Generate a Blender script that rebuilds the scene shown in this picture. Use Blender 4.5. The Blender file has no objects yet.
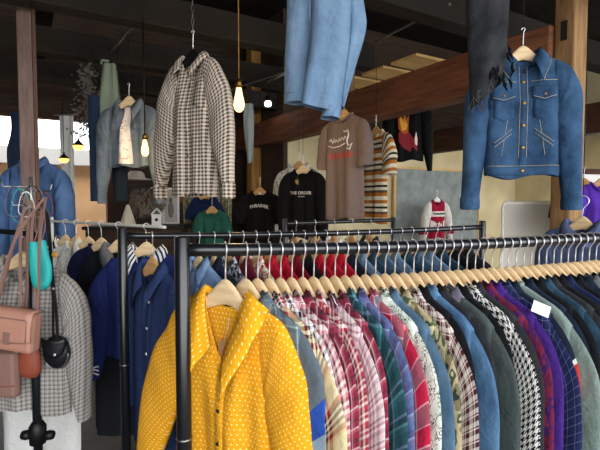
import bpy, math, random
import numpy as np
from mathutils import Vector, Matrix, Euler

random.seed(7)
RNG = np.random.RandomState(11)
SC = bpy.context.scene
COL = SC.collection
PI = math.pi

# ------------------------------------------------------------------ frame
F_PX = 460.0
EYE = 1.63
PITCH = math.radians(2.75)
cam_d = bpy.data.cameras.new('camera')
cam = bpy.data.objects.new('camera', cam_d)
COL.objects.link(cam)
cam.location = (0, 0, EYE)
cam.rotation_euler = (PI / 2 - PITCH, 0, 0)
cam_d.sensor_width = 36
cam_d.lens = F_PX * 36 / 600
cam_d.clip_start = 0.05
SC.camera = cam


def at(px, py, d):
    """World point seen at (px, py) at horizontal distance d ahead of the lens."""
    x, y = (px - 300) / F_PX, (225 - py) / F_PX
    yy = math.cos(PITCH) + y * math.sin(PITCH)
    zz = -math.sin(PITCH) + y * math.cos(PITCH)
    s = d / yy
    return Vector((x * s, d, EYE + zz * s))


TH = math.radians(31.3)
AX = Vector((-math.sin(TH), math.cos(TH), 0))   # down the building
BX = Vector((math.cos(TH), math.sin(TH), 0))    # across the building


def rm(b, a, z):
    p = BX * b + AX * a
    return Vector((p.x, p.y, z))


# ------------------------------------------------------------------ materials
def lin(h):
    if isinstance(h, (tuple, list)):
        return (h[0], h[1], h[2], 1)
    h = h.lstrip('#')
    v = [int(h[i:i + 2], 16) / 255 for i in (0, 2, 4)]
    return tuple(c / 12.92 if c <= .04045 else ((c + .055) / 1.055) ** 2.4 for c in v) + (1,)


class NT:
    def __init__(s, name):
        s.m = bpy.data.materials.new(name)
        s.m.use_nodes = True
        s.t = s.m.node_tree
        s.t.nodes.clear()
        s.out = s.n('ShaderNodeOutputMaterial')
        s.b = s.n('ShaderNodeBsdfPrincipled')
        s.l(s.b.outputs[0], s.out.inputs[0])

    def n(s, t, **k):
        x = s.t.nodes.new(t)
        for a, v in k.items():
            setattr(x, a, v)
        return x

    def l(s, a, b):
        s.t.links.new(a, b)

    def math(s, op, a, b=None):
        x = s.n('ShaderNodeMath', operation=op)
        for i, v in enumerate((a, b)):
            if v is None:
                continue
            if isinstance(v, (int, float)):
                x.inputs[i].default_value = v
            else:
                s.l(v, x.inputs[i])
        return x.outputs[0]

    def mix(s, f, a, b, blend='MIX'):
        x = s.n('ShaderNodeMix', data_type='RGBA', blend_type=blend)
        for i, v in ((0, f), (6, a), (7, b)):
            if isinstance(v, (int, float)):
                x.inputs[i].default_value = v
            elif isinstance(v, (tuple, list)):
                x.inputs[i].default_value = v
            else:
                s.l(v, x.inputs[i])
        return x.outputs[2]

    def ramp(s, fac, stops, const=True):
        r = s.n('ShaderNodeValToRGB')
        r.color_ramp.interpolation = 'CONSTANT' if const else 'LINEAR'
        e = r.color_ramp.elements
        while len(e) > 1:
            e.remove(e[-1])
        e[0].position, e[0].color = stops[0][0], lin(stops[0][1])
        for p, c in stops[1:]:
            k = e.new(p)
            k.color = lin(c)
        s.l(fac, r.inputs[0])
        return r.outputs[0]

    def uv(s):
        u = s.n('ShaderNodeUVMap', uv_map='UVMap')
        return u.outputs[0]

    def obj(s):
        return s.n('ShaderNodeTexCoord').outputs['Object']

    def noise(s, vec, scale, detail=3, rough=.5):
        x = s.n('ShaderNodeTexNoise')
        x.inputs['Scale'].default_value = scale
        x.inputs['Detail'].default_value = detail
        x.inputs['Roughness'].default_value = rough
        s.l(vec, x.inputs['Vector'])
        return x.outputs[0]

    def finish(s, col, rough=.9, spec=.2, bump=None, dist=.004, metal=0, sheen=0):
        if isinstance(col, tuple):
            s.b.inputs['Base Color'].default_value = col
        else:
            s.l(col, s.b.inputs['Base Color'])
        s.b.inputs['Roughness'].default_value = rough
        s.b.inputs['Specular IOR Level'].default_value = spec
        s.b.inputs['Metallic'].default_value = metal
        if sheen:
            s.b.inputs['Sheen Weight'].default_value = sheen
        if bump is not None:
            bp = s.n('ShaderNodeBump')
            bp.inputs['Strength'].default_value = 1
            bp.inputs['Distance'].default_value = dist
            s.l(bump, bp.inputs['Height'])
            s.l(bp.outputs[0], s.b.inputs['Normal'])
        return s.m


def cloth_finish(t, col, wrinkle=.02, rough=.92):
    n1 = t.noise(t.obj(), 9, 4, .6)
    return t.finish(col, rough, .15, n1, wrinkle)


def plain(name, c, var=.12, wrinkle=.02, rough=.92):
    t = NT(name)
    n = t.noise(t.obj(), 160, 2)
    r = t.n('ShaderNodeMapRange')
    r.inputs[3].default_value = 1 - var
    r.inputs[4].default_value = 1 + var
    t.l(n, r.inputs[0])
    col = t.mix(1.0, lin(c), r.outputs[0], 'MULTIPLY')
    return cloth_finish(t, col, wrinkle, rough)


def denim(name, c, c2, scale=7):
    t = NT(name)
    n = t.noise(t.obj(), scale, 4, .6)
    f = t.noise(t.uv(), 420, 2, .7)
    r = t.ramp(n, [(.3, c), (.72, c2)], False)
    rr = t.n('ShaderNodeMapRange')
    rr.inputs[3].default_value = .72
    rr.inputs[4].default_value = 1.25
    t.l(f, rr.inputs[0])
    return cloth_finish(t, t.mix(1.0, r, rr.outputs[0], 'MULTIPLY'), .02)


def tartan(name, su, pu, sv=None, pv=None, tw=None, wrinkle=.018, soft=.5):
    """Woven check: warp colours along u, weft along v (metres); tw is the twill period."""
    t = NT(name)
    sx = t.n('ShaderNodeSeparateXYZ')
    t.l(t.uv(), sx.inputs[0])
    u, v = sx.outputs[0], sx.outputs[1]
    cu = t.ramp(t.math('FRACT', t.math('DIVIDE', u, pu)), su)
    cv = t.ramp(t.math('FRACT', t.math('DIVIDE', v, pv or pu)), sv or su)
    if tw:
        f = t.math('GREATER_THAN', t.math('FRACT', t.math('DIVIDE', t.math('ADD', u, v), tw)), .5)
    else:
        f = soft
    return cloth_finish(t, t.mix(f, cu, cv), wrinkle)


def dots(name, base, dot, p=.016, r=.17):
    t = NT(name)
    sx = t.n('ShaderNodeSeparateXYZ')
    t.l(t.uv(), sx.inputs[0])
    vrow = t.math('DIVIDE', sx.outputs[1], p)
    odd = t.math('MULTIPLY', t.math('FRACT', t.math('MULTIPLY', t.math('FLOOR', vrow), .5)), 1.0)
    uu = t.math('SUBTRACT', t.math('FRACT', t.math('ADD', t.math('DIVIDE', sx.outputs[0], p), odd)), .5)
    vv = t.math('SUBTRACT', t.math('FRACT', vrow), .5)
    d = t.math('SQRT', t.math('ADD', t.math('MULTIPLY', uu, uu), t.math('MULTIPLY', vv, vv)))
    return cloth_finish(t, t.mix(t.math('LESS_THAN', d, r), lin(base), lin(dot)), .016)


def blotch(name, stops, scale=14, detail=2):
    t = NT(name)
    n = t.noise(t.uv(), scale, detail, .6)
    return cloth_finish(t, t.ramp(n, stops), .02)


def stripes(name, stops, period, axis=1, wrinkle=.016):
    t = NT(name)
    sx = t.n('ShaderNodeSeparateXYZ')
    t.l(t.uv(), sx.inputs[0])
    c = t.ramp(t.math('FRACT', t.math('DIVIDE', sx.outputs[axis], period)), stops)
    return cloth_finish(t, c, wrinkle)


def wood(name, c1, c2, scale=2.0, stretch=(1, 1, 12), rough=.65, bump=.004, spec=.3):
    t = NT(name)
    mp = t.n('ShaderNodeMapping')
    mp.inputs['Scale'].default_value = stretch
    t.l(t.obj(), mp.inputs[0])
    n = t.noise(mp.outputs[0], scale, 6, .65)
    n2 = t.noise(t.obj(), 1.7, 3)
    col = t.ramp(n, [(.3, c1), (.7, c2)], False)
    rr = t.n('ShaderNodeMapRange')
    rr.inputs[3].default_value = .65
    rr.inputs[4].default_value = 1.3
    t.l(n2, rr.inputs[0])
    return t.finish(t.mix(1.0, col, rr.outputs[0], 'MULTIPLY'), rough, spec, n, bump)


def solid(name, c, rough=.5, metal=0, spec=.4, bump=0, bscale=60):
    t = NT(name)
    b = t.noise(t.obj(), bscale, 3) if bump else None
    return t.finish(lin(c), rough, spec, b, bump or .001, metal)


def emit(name, c, s):
    m = bpy.data.materials.new(name)
    m.use_nodes = True
    t = m.node_tree
    t.nodes.clear()
    o = t.nodes.new('ShaderNodeOutputMaterial')
    e = t.nodes.new('ShaderNodeEmission')
    e.inputs[0].default_value = lin(c)
    e.inputs[1].default_value = s
    t.links.new(e.outputs[0], o.inputs[0])
    return m


BLACK_METAL = solid('black_metal', '#121418', .28, .0, .6)
CHROME = solid('chrome', '#e6e6e8', .3, .75)
STEEL = solid('brushed_steel', '#9a9a9a', .4, 1.0)
MAPLE = wood('maple_hanger_wood', '#dbb787', '#f2dbb2', 3, (2, 14, 14), .45, .0004)
MAPLE2 = wood('worn_hanger_wood', '#b78650', '#d9ae78', 3, (2, 14, 14), .5, .0004)
BLACK_PLASTIC = solid('black_plastic', '#0c0c0d', .5)
WHITE_PLASTIC = solid('white_plastic', '#e6e6e4', .5)
BRASS = solid('aged_brass', '#8a6a35', .35, 1.0)
PEARL = solid('pearl_button', '#eeeae2', .3)
DARK_BUTTON = solid('dark_button', '#2a2420', .3)


# ------------------------------------------------------------------ mesh kit
class MB:
    def __init__(s):
        s.v, s.f, s.uv = [], [], []

    def add(s, vs, fs, uvs=None):
        b = len(s.v)
        s.v.extend([tuple(p) for p in vs])
        s.f.extend([tuple(b + i for i in q) for q in fs])
        s.uv.extend(uvs if uvs is not None else [(p[0] + .37 * p[1], p[2]) for p in vs])
        return s

    def box(s, c, d, rot=None):
        vs = []
        for x in (-1, 1):
            for y in (-1, 1):
                for z in (-1, 1):
                    p = Vector((x * d[0] / 2, y * d[1] / 2, z * d[2] / 2))
                    if rot is not None:
                        p = rot @ p
                    vs.append(p + Vector(c))
        return s.add(vs, [(0, 1, 3, 2), (4, 6, 7, 5), (0, 4, 5, 1), (2, 3, 7, 6), (0, 2, 6, 4), (1, 5, 7, 3)])

    def tube(s, pts, r, n=8, cap=True, closed=False):
        pts = [Vector(p) for p in pts]
        rs = r if isinstance(r, (list, tuple)) else [r] * len(pts)
        vs, fs, uvs = [], [], []
        prev = None
        acc = 0
        m = len(pts)
        for i, p in enumerate(pts):
            if closed:
                t = pts[(i + 1) % m] - pts[i - 1]
            else:
                t = pts[min(i + 1, m - 1)] - pts[max(i - 1, 0)]
            t.normalize()
            if prev is None:
                up = Vector((0, 0, 1)) if abs(t.z) < .9 else Vector((1, 0, 0))
                nrm = t.cross(up).normalized()
            else:
                nrm = (prev - t * prev.dot(t)).normalized()
            prev = nrm
            bi = t.cross(nrm)
            if i:
                acc += (p - pts[i - 1]).length
            for k in range(n):
                a = 2 * PI * k / n
                vs.append(p + (nrm * math.cos(a) + bi * math.sin(a)) * rs[i])
                uvs.append((k / n * 2 * PI * rs[i], acc))
        for i in range(m if closed else m - 1):
            j = (i + 1) % m
            for k in range(n):
                k2 = (k + 1) % n
                fs.append((i * n + k, i * n + k2, j * n + k2, j * n + k))
        if cap and not closed:
            fs.append(tuple(range(n - 1, -1, -1)))
            fs.append(tuple((m - 1) * n + k for k in range(n)))
        return s.add(vs, fs, uvs)

    def lathe(s, prof, n=16, c=(0, 0, 0), axis='z'):
        vs, fs = [], []
        for r, z in prof:
            for k in range(n):
                a = 2 * PI * k / n
                p = (r * math.cos(a), r * math.sin(a), z)
                if axis == 'y':
                    p = (p[0], p[2], p[1])
                elif axis == 'x':
                    p = (p[2], p[0], p[1])
                vs.append((p[0] + c[0], p[1] + c[1], p[2] + c[2]))
        for i in range(len(prof) - 1):
            for k in range(n):
                k2 = (k + 1) % n
                fs.append((i * n + k, i * n + k2, (i + 1) * n + k2, (i + 1) * n + k))
        if prof[0][0] > 1e-6:
            fs.append(tuple(range(n - 1, -1, -1)))
        if prof[-1][0] > 1e-6:
            fs.append(tuple((len(prof) - 1) * n + k for k in range(n)))
        return s.add(vs, fs)

    def ell(s, c, r, n=16, m=10):
        pr = [(max(1e-4, math.sin(PI * i / m)), -math.cos(PI * i / m)) for i in range(m + 1)]
        vs, fs = [], []
        for q, z in pr:
            for k in range(n):
                a = 2 * PI * k / n
                vs.append((c[0] + r[0] * q * math.cos(a), c[1] + r[1] * q * math.sin(a), c[2] + r[2] * z))
        for i in range(m):
            for k in range(n):
                k2 = (k + 1) % n
                fs.append((i * n + k, i * n + k2, (i + 1) * n + k2, (i + 1) * n + k))
        return s.add(vs, fs)

    def grid(s, P, closed_u=False, uvs=None):
        """P: array (rows, cols, 3)"""
        R, C = P.shape[:2]
        vs = P.reshape(-1, 3).tolist()
        fs = []
        for i in range(R - 1):
            for k in range(C if closed_u else C - 1):
                k2 = (k + 1) % C
                fs.append((i * C + k, i * C + k2, (i + 1) * C + k2, (i + 1) * C + k))
        return s.add(vs, fs, None if uvs is None else uvs.reshape(-1, 2).tolist())

    def build(s, name, mat, parent=None, loc=None, rz=0, smooth=True, bevel=0, solid_t=0, kind=None):
        me = bpy.data.meshes.new(name)
        me.from_pydata(s.v, [], s.f)
        ul = me.uv_layers.new(name='UVMap')
        li = np.zeros(len(me.loops), dtype=np.int32)
        me.loops.foreach_get('vertex_index', li)
        ul.data.foreach_set('uv', np.array(s.uv, dtype=np.float32)[li].ravel())
        me.polygons.foreach_set('use_smooth', [smooth] * len(me.polygons))
        me.materials.append(mat)
        me.update()
        o = bpy.data.objects.new(name, me)
        COL.objects.link(o)
        if parent is not None:
            o.parent = parent
        if loc is not None:
            o.location = loc
        if rz:
            o.rotation_euler = (0, 0, rz)
        if bevel:
            b = o.modifiers.new('bevel', 'BEVEL')
            b.width, b.segments = bevel, 2
            b.limit_method = 'ANGLE'
        if solid_t:
            b = o.modifiers.new('solid', 'SOLIDIFY')
            b.thickness, b.offset = solid_t, 0
        if kind:
            o['kind'] = kind
        return o


def tag(o, label, cat, group=None, kind=None):
    o['label'] = label
    o['category'] = cat
    if group:
        o['group'] = group
    if kind:
        o['kind'] = kind
    return o


def thing(name, label, cat, loc=(0, 0, 0), rz=0, group=None):
    o = bpy.data.objects.new(name, None)
    o.empty_display_size = .05
    COL.objects.link(o)
    o.location = loc
    o.rotation_euler = (0, 0, rz)
    return tag(o, label, cat, group)


def catmull(P, n):
    P = np.array(P, float)
    Q = np.vstack([2 * P[0] - P[1], P, 2 * P[-1] - P[-2]])
    t = np.linspace(0, len(P) - 1, n)
    i = np.minimum(t.astype(int), len(P) - 2)
    f = (t - i)[:, None]
    p0, p1, p2, p3 = Q[i], Q[i + 1], Q[i + 2], Q[i + 3]
    return .5 * (2 * p1 + (p2 - p0) * f + (2 * p0 - 5 * p1 + 4 * p2 - p3) * f ** 2 + (3 * p1 - p0 - 3 * p2 + p3) * f ** 3)


# ------------------------------------------------------------------ hangers
HANG_S = .46


def hang_top(x):
    x = np.abs(x)
    return -.080 - HANG_S * np.sqrt(x * x + .02 ** 2) + HANG_S * .02 - .036 * (1 - np.exp(-(x / .052) ** 2))


def build_hanger(label, loc, rz, hook_rz, rail_r=.018, mat=None, half=.175, group='wooden clothes hangers', name='clothes_hanger', stem=.085):
    t = thing(name, label, 'hanger', loc, rz, group)
    N = 25
    u = np.linspace(-1, 1, N)
    x = u * half
    zt = hang_top(x) - (.082 - .082)
    h = .034 - .008 * np.abs(u) + .040 * np.exp(-(x / .055) ** 2)
    zb = zt - h
    zb = np.where(np.abs(x) < .03, zb + .0, zb)
    th = .0072 + .001 * np.abs(u)
    K = 10
    P = np.zeros((N, K, 3))
    for k in range(K):
        a = 2 * PI * k / K + PI / K
        cx, sx = math.cos(a), math.sin(a)
        sy = np.sign(cx) * abs(cx) ** .6
        sz = np.sign(sx) * abs(sx) ** .6
        P[:, k, 0] = x
        P[:, k, 1] = th * sy
        P[:, k, 2] = (zt + zb) / 2 + h / 2 * sz
    mb = MB().grid(P, True)
    nb = len(mb.v)
    mb.f.append(tuple(range(K)))
    mb.f.append(tuple(nb - K + k for k in range(K))[::-1])
    mb.build('body', mat or MAPLE, t)
    r = rail_r + .004
    pts = []
    for i in range(15):
        a = math.radians(190 - i * 235 / 14)
        pts.append((r * math.cos(a), 0, r * math.sin(a)))
    pts += [(r * .35, 0, -r * 1.15), (0.002, 0, -r * 1.55), (0, 0, -.06), (0, 0, -stem - .005)]
    hk = MB().tube(pts, .0022, 6).build('hook', CHROME, t)
    hk.rotation_euler = (0, 0, hook_rz - rz)
    return t


# ------------------------------------------------------------------ garments
def zsh(x, Ws=.25, z0=-.092, s=HANG_S):
    x = np.abs(x)
    return z0 - s * x - 1.9 * np.maximum(0, x - .19) ** 1.5


class Cut:
    """Geometry of one hanging top, in its hanger's frame: x along the arms, -y the front, z up, origin on the rail."""

    def __init__(s, Ws=.25, T=.014, hem=-.80, neck=.082, dip=.07, fold=.006, kf=3.0, flare=.03, seed=0, back=.035, z0=-.092, Tb=None, flat=1.0, t0=.0105):
        s.Ws, s.T, s.hem, s.neck, s.dip, s.fold, s.kf, s.flare, s.back, s.z0 = Ws, T, hem, neck, dip, fold, kf, flare, back, z0
        r = np.random.RandomState(seed)
        s.ph = r.uniform(0, 6.28, 6)
        s.Wb = Ws - .045
        s.flat, s.t0 = flat, t0
        s.Tb = T if Tb is None else Tb
        s.r = r

    def top(s, x, front):
        z = zsh(x, s.Ws, s.z0)
        zn = zsh(s.neck, s.Ws, s.z0)
        ax = np.abs(x)
        if front:
            zi = zn - s.dip * (1 - (ax / s.neck) ** 1.6)
        else:
            zi = zn - s.back * (1 - (ax / s.neck) ** 2)
        return np.where(ax < s.neck, zi, z)

    def W(s, v):
        return s.Wb * (1 + s.flare * v)

    def sheet(s, u, v):
        k = s.kf
        return s.fold * np.minimum(1, v * 1.6) * (np.sin(k * u * 2.4 + s.ph[0] + .8 * v) + .5 * np.sin(k * u * 4.7 + s.ph[1] - v))

    def thick(s, u, v, side):
        e = np.sqrt(np.maximum(0, 1 - np.abs(u) ** 2.6))
        t0 = s.t0
        w = np.minimum(1, v * 3.5)
        bulge = (s.T if side < 0 else s.Tb) * (1 + .25 * np.sin(3.1 * u + s.ph[2] + 3 * side) * v)
        return (t0 * (1 - w) + w * (.004 + bulge * e))

    def front(s, x, z, off=.0):
        """point on the front cloth at local x, z (arrays ok)"""
        x = np.asarray(x, float)
        z = np.asarray(z, float)
        v = np.zeros_like(z)
        for _ in range(3):
            u = np.clip(x / s.W(v), -1, 1)
            tz = s.top(u * s.Wb, True)
            v = np.clip((z - tz) / (s.hem - tz), 0, 1)
        y = s.sheet(u, v) - s.thick(u, v, -1) - off
        return np.stack([x, y, z], -1)

    def body(s, NU=27, NV=20):
        u = np.linspace(-1, 1, NU)
        # insert neck edges
        un = s.neck / s.Wb
        u[np.argmin(np.abs(u - un))] = un
        u[np.argmin(np.abs(u + un))] = -un
        v = np.linspace(0, 1, NV) ** 1.15
        U, V = np.meshgrid(u, v)
        mb = MB()
        grids = []
        for side, fr in ((-1, True), (1, False)):
            tz = s.top(U * s.Wb, fr)
            X = U * s.W(V)
            hemw = .012 * np.sin(U * 4 + s.ph[3])
            Z = tz + V * (s.hem + hemw - tz)
            Y = s.sheet(U, V) + side * s.thick(U, V, side)
            P = np.stack([X, Y, Z], -1)
            uv = np.stack([X + side * .013, Z], -1)
            mb.grid(P if side < 0 else P[:, ::-1], uvs=uv if side < 0 else uv[:, ::-1])
            grids.append(P)
        n = NU * NV

        def fi(r, c):
            return r * NU + c

        def bi(r, c):
            return n + r * NU + (NU - 1 - c)
        for r in range(NV - 1):
            mb.f.append((fi(r, 0), fi(r + 1, 0), bi(r + 1, 0), bi(r, 0)))
            mb.f.append((fi(r, NU - 1), bi(r, NU - 1), bi(r + 1, NU - 1), fi(r + 1, NU - 1)))
        for c in range(NU - 1):
            if abs(u[c] + u[c + 1]) / 2 > un - 1e-4:
                mb.f.append((fi(0, c), bi(0, c), bi(0, c + 1), fi(0, c + 1)))
        return mb

    def sleeve(s, sg, L=.56, wide=1.0, short=False, out=0.0, T=None, NT_=26, NK=18, cuff_w=.045, wob=.004, fwd=0.0):
        Ws = s.Ws
        T = T or s.T * 1.15
        Z = lambda x: float(zsh(x, Ws, s.z0))
        zS = Z(Ws)
        if short:
            O = [(Ws - .07, Z(Ws - .07) + .003), (Ws - .01, Z(Ws - .01) + .003), (Ws + .04 + out * .4, zS - .06), (Ws + .075 + out * .8, zS - .13), (Ws + .09 + out, zS - L)]
            I = [(Ws - .075, zS - .17), (Ws - .07, zS - .19), (Ws - .065, zS - .2), (Ws - .055 + out * .3, zS - .21), (Ws - .04 + out * .5, zS - max(L, .20) - .02)]
            B = [T * .7, T, T * 1.2, T * 1.3, T * 1.35]
        else:
            w = wide
            O = [(Ws - .07, Z(Ws - .07) + .003), (Ws - .012, Z(Ws - .012) + .003), (Ws + .030, zS - .055), (Ws + .048 * w + out * .3, zS - .15), (Ws + .05 * w + out * .7, zS - .33), (Ws + .02 + out + cuff_w * .5, zS - L)]
            I = [(Ws - .075, zS - .16), (Ws - .07, zS - .18), (Ws - .068, zS - .20), (Ws - .066 * w + out * .2, zS - .25), (Ws - .05 * w + out * .6, zS - .4), (Ws + .02 + out - cuff_w * .5, zS - L)]
            B = [T * .7, T * .95, T * 1.1, T * 1.15, T * 1.2, T * .9]
        Oc, Ic = catmull(O, NT_), catmull(I, NT_)
        Bc = catmull([(b, 0) for b in B], NT_)[:, 0]
        C = (Oc + Ic) / 2
        D = (Oc - Ic) / 2
        tt = np.linspace(0, 1, NT_)
        P = np.zeros((NT_, NK, 3))
        UV = np.zeros((NT_, NK + 1, 2))
        lenv = np.concatenate([[0], np.cumsum(np.linalg.norm(np.diff(Oc, axis=0), axis=1))])
        ph = s.r.uniform(0, 6.28, 4)
        for k in range(NK):
            a = 2 * PI * k / NK
            ca, sa = math.cos(a), math.sin(a)
            wr = 1 + .10 * np.sin(tt * 17 + ph[0] + 2 * sa) * tt + .07 * np.sin(tt * 31 + ph[1] + 3 * ca)
            P[:, k, 0] = sg * (C[:, 0] + D[:, 0] * ca * (1 + .03 * np.sin(tt * 23 + ph[2]) * tt))
            P[:, k, 2] = C[:, 1] + D[:, 1] * ca
            sa2 = np.sign(sa) * abs(sa) ** .8
            P[:, k, 1] = Bc * wr * sa2 + wob * np.sin(tt * 7 + ph[3]) * tt - fwd * tt
        per = 2 * np.linalg.norm(D, axis=1) + 2 * Bc
        rows = []
        Pn = np.concatenate([P, P[:, :1]], 1)
        for k in range(NK + 1):
            # unfolded: outer edge at u = 0
            a = k / NK
            UV[:, k, 0] = np.linalg.norm(D, axis=1) * (1 - math.cos(2 * PI * a)) + (0 if a <= .5 else .005)
            UV[:, k, 1] = -lenv
        if sg < 0:
            Pn, UV = Pn[:, ::-1], UV[:, ::-1]
        mb = MB().grid(Pn, uvs=UV)
        s.cuff_ring = (sg * C[-1, 0], float(np.mean(P[-1, :, 1])), C[-1, 1], abs(D[-1, 0]), Bc[-1])
        return mb

    def cuff(s, h=.055):
        cx, cy, cz, a, b = s.cuff_ring
        P = np.zeros((4, 19, 3))
        for i, (dz, q) in enumerate(((.02, 1.06), (.0, 1.12), (-h + .01, 1.12), (-h, 1.0))):
            for k in range(19):
                t = 2 * PI * k / 18
                P[i, k] = (cx + a * q * math.cos(t), cy + b * q * math.sin(t) * 1.05, cz + dz)
        return MB().grid(P)

    def neckpath(s, n=33, open_=.012):
        zn = float(zsh(s.neck, s.Ws, s.z0))
        sv = np.linspace(-1, 1, n)
        pts = np.zeros((n, 3))
        for i, q in enumerate(sv):
            a = abs(q)
            sg = 1 if q >= 0 else -1
            if a < .5:
                w = a / .5
                x = s.neck * math.sin(w * PI / 2)
                y = (.010 + .016 * math.cos(w * PI / 2) - .010 * w) * s.flat
                z = zn - s.back * (1 - (x / s.neck) ** 2) + .004
            else:
                w = (a - .5) / .5
                x = s.neck + (open_ - s.neck) * w ** 1.1
                z = zn - s.dip * (1 - (x / s.neck) ** 1.6) + .004
                v = max(0, min(1, (zn - z) / .25))
                y = -.011 * min(1, w * 4) - s.T * (.9 if s.flat >= 1 else .5) * w
            pts[i] = (sg * x, y, z)
        return sv, pts

    def collar(s, stand=.032, leaf=.058, point=.03, spread=.022, open_=.012):
        sv, pts = s.neckpath(open_=open_)
        n = len(sv)
        P = np.zeros((5, n, 3))
        UV = np.zeros((5, n, 2))
        arc = np.concatenate([[0], np.cumsum(np.linalg.norm(np.diff(pts, axis=0), axis=1))])
        for i, q in enumerate(sv):
            x, y, z = pts[i]
            a = abs(q)
            o = Vector((x * 1.0, y * 1.6 + (.01 if a < .3 else -.004 * a), 0))
            o = o.normalized() if o.length > 1e-5 else Vector((0, 1, 0))
            if a > .72:
                o = (o * (1 - (a - .72) / .28 * .5) + Vector((math.copysign(.35, x), -.9, 0)) * ((a - .72) / .28)).normalized()
            if s.flat < 1:
                o = Vector((o.x, o.y * (.4 if a > .5 else s.flat), 0))
            st = stand * (1 - .25 * max(0, a - .6) / .4)
            lf = leaf + point * max(0, a - .55) / .45
            top = Vector((x, y, z + st)) + o * .004
            P[0, i] = (x, y, z - .006)
            P[1, i] = Vector((x, y, z + st * .6)) + o * .001
            P[2, i] = top
            m = top + o * (.010 + spread * .4) - Vector((0, 0, lf * .4))
            e = top + o * (.006 + spread) - Vector((0, 0, lf))
            if a > .5:
                w = (a - .5) / .5
                e += Vector((math.copysign(.022, x) * w, -.006 * w * s.flat, 0))
                m += Vector((math.copysign(.008, x) * w, -.004 * w, 0))
            for q_ in (m, e):
                if abs(q_.y) < .016:
                    q_.z = max(q_.z, float(zsh(q_.x, s.Ws, s.z0)) + .005)
            P[3, i], P[4, i] = m, e
            for r, vv in enumerate((0, .02, .032, .06, .09)):
                UV[r, i] = (arc[i], vv)
        return MB().grid(P, uvs=UV)

    def band(s, r=.009):
        sv, pts = s.neckpath(open_=.0)
        return MB().tube([Vector(p) + Vector((0, 0, .002)) for p in pts[1:-1]], r, 8, closed=True)

    def placket(s, w=.034, x0=.0, off=.004, n=26):
        zt = float(s.top(np.array([.0]), True)[0]) - .004
        zz = np.linspace(zt, s.hem + .012, n)
        xs = np.array([x0 - w / 2, x0 - w / 2 + .002, x0, x0 + w / 2 - .002, x0 + w / 2])
        offs = np.array([0, off, off, off, 0])
        P = np.zeros((n, 5, 3))
        for j in range(5):
            P[:, j] = s.front(np.full(n, xs[j]), zz, offs[j])
        return MB().grid(P, uvs=P[:, :, [0, 2]])

    def patch(s, xc, zc, w, h, off=.004, pointed=0, n=7):
        xs = np.linspace(xc - w / 2, xc + w / 2, n)
        P = np.zeros((n + 2, n + 2, 3))
        gx = np.concatenate([[xs[0]], xs, [xs[-1]]])
        zs_ = np.linspace(zc + h / 2, zc - h / 2, n)
        gz = np.concatenate([[zs_[0]], zs_, [zs_[-1]]])
        for i in range(n + 2):
            for j in range(n + 2):
                e = i in (0, n + 1) or j in (0, n + 1)
                z = gz[i]
                if pointed and i >= 1:
                    fr = (zc + h / 2 - z) / h
                    z -= pointed * fr * (1 - abs(gx[j] - xc) / (w / 2))
                P[i, j] = s.front(gx[j], z, 0 if e else off)
        return MB().grid(P, uvs=P[:, :, [0, 2]])

    def button(s, x, z, r=.0055, off=.005):
        p = s.front(x, z, off)
        return MB().lathe([(1e-5, -.002), (r * .8, -.0022), (r, -.001), (r, .0012)], 10, p, 'y')


def text_mesh(cut, txt, size, xc, zc, mat, parent, arch=0.0, name='lettering', off=.005, bold=0.0, squash=1.0):
    cu = bpy.data.curves.new(name, 'FONT')
    cu.body = txt
    cu.size = size
    cu.align_x = 'CENTER'
    cu.align_y = 'CENTER'
    cu.offset = bold
    o = bpy.data.objects.new(name, cu)
    COL.objects.link(o)
    dg = bpy.context.evaluated_depsgraph_get()
    me = o.evaluated_get(dg).to_mesh()
    vs = [v.co.copy() for v in me.vertices]
    fs = [tuple(p.vertices) for p in me.polygons]
    o.evaluated_get(dg).to_mesh_clear()
    bpy.data.objects.remove(o)
    bpy.data.curves.remove(cu)
    out = []
    for c in vs:
        x, z = c.x * squash, c.y
        z2 = z - arch * x * x
        if cut is None:
            out.append((xc + x, -off, zc + z2))
        else:
            out.append(tuple(cut.front(xc + x, zc + z2, off)))
    return MB().add(out, fs).build(name, mat, parent, smooth=False)


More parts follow.
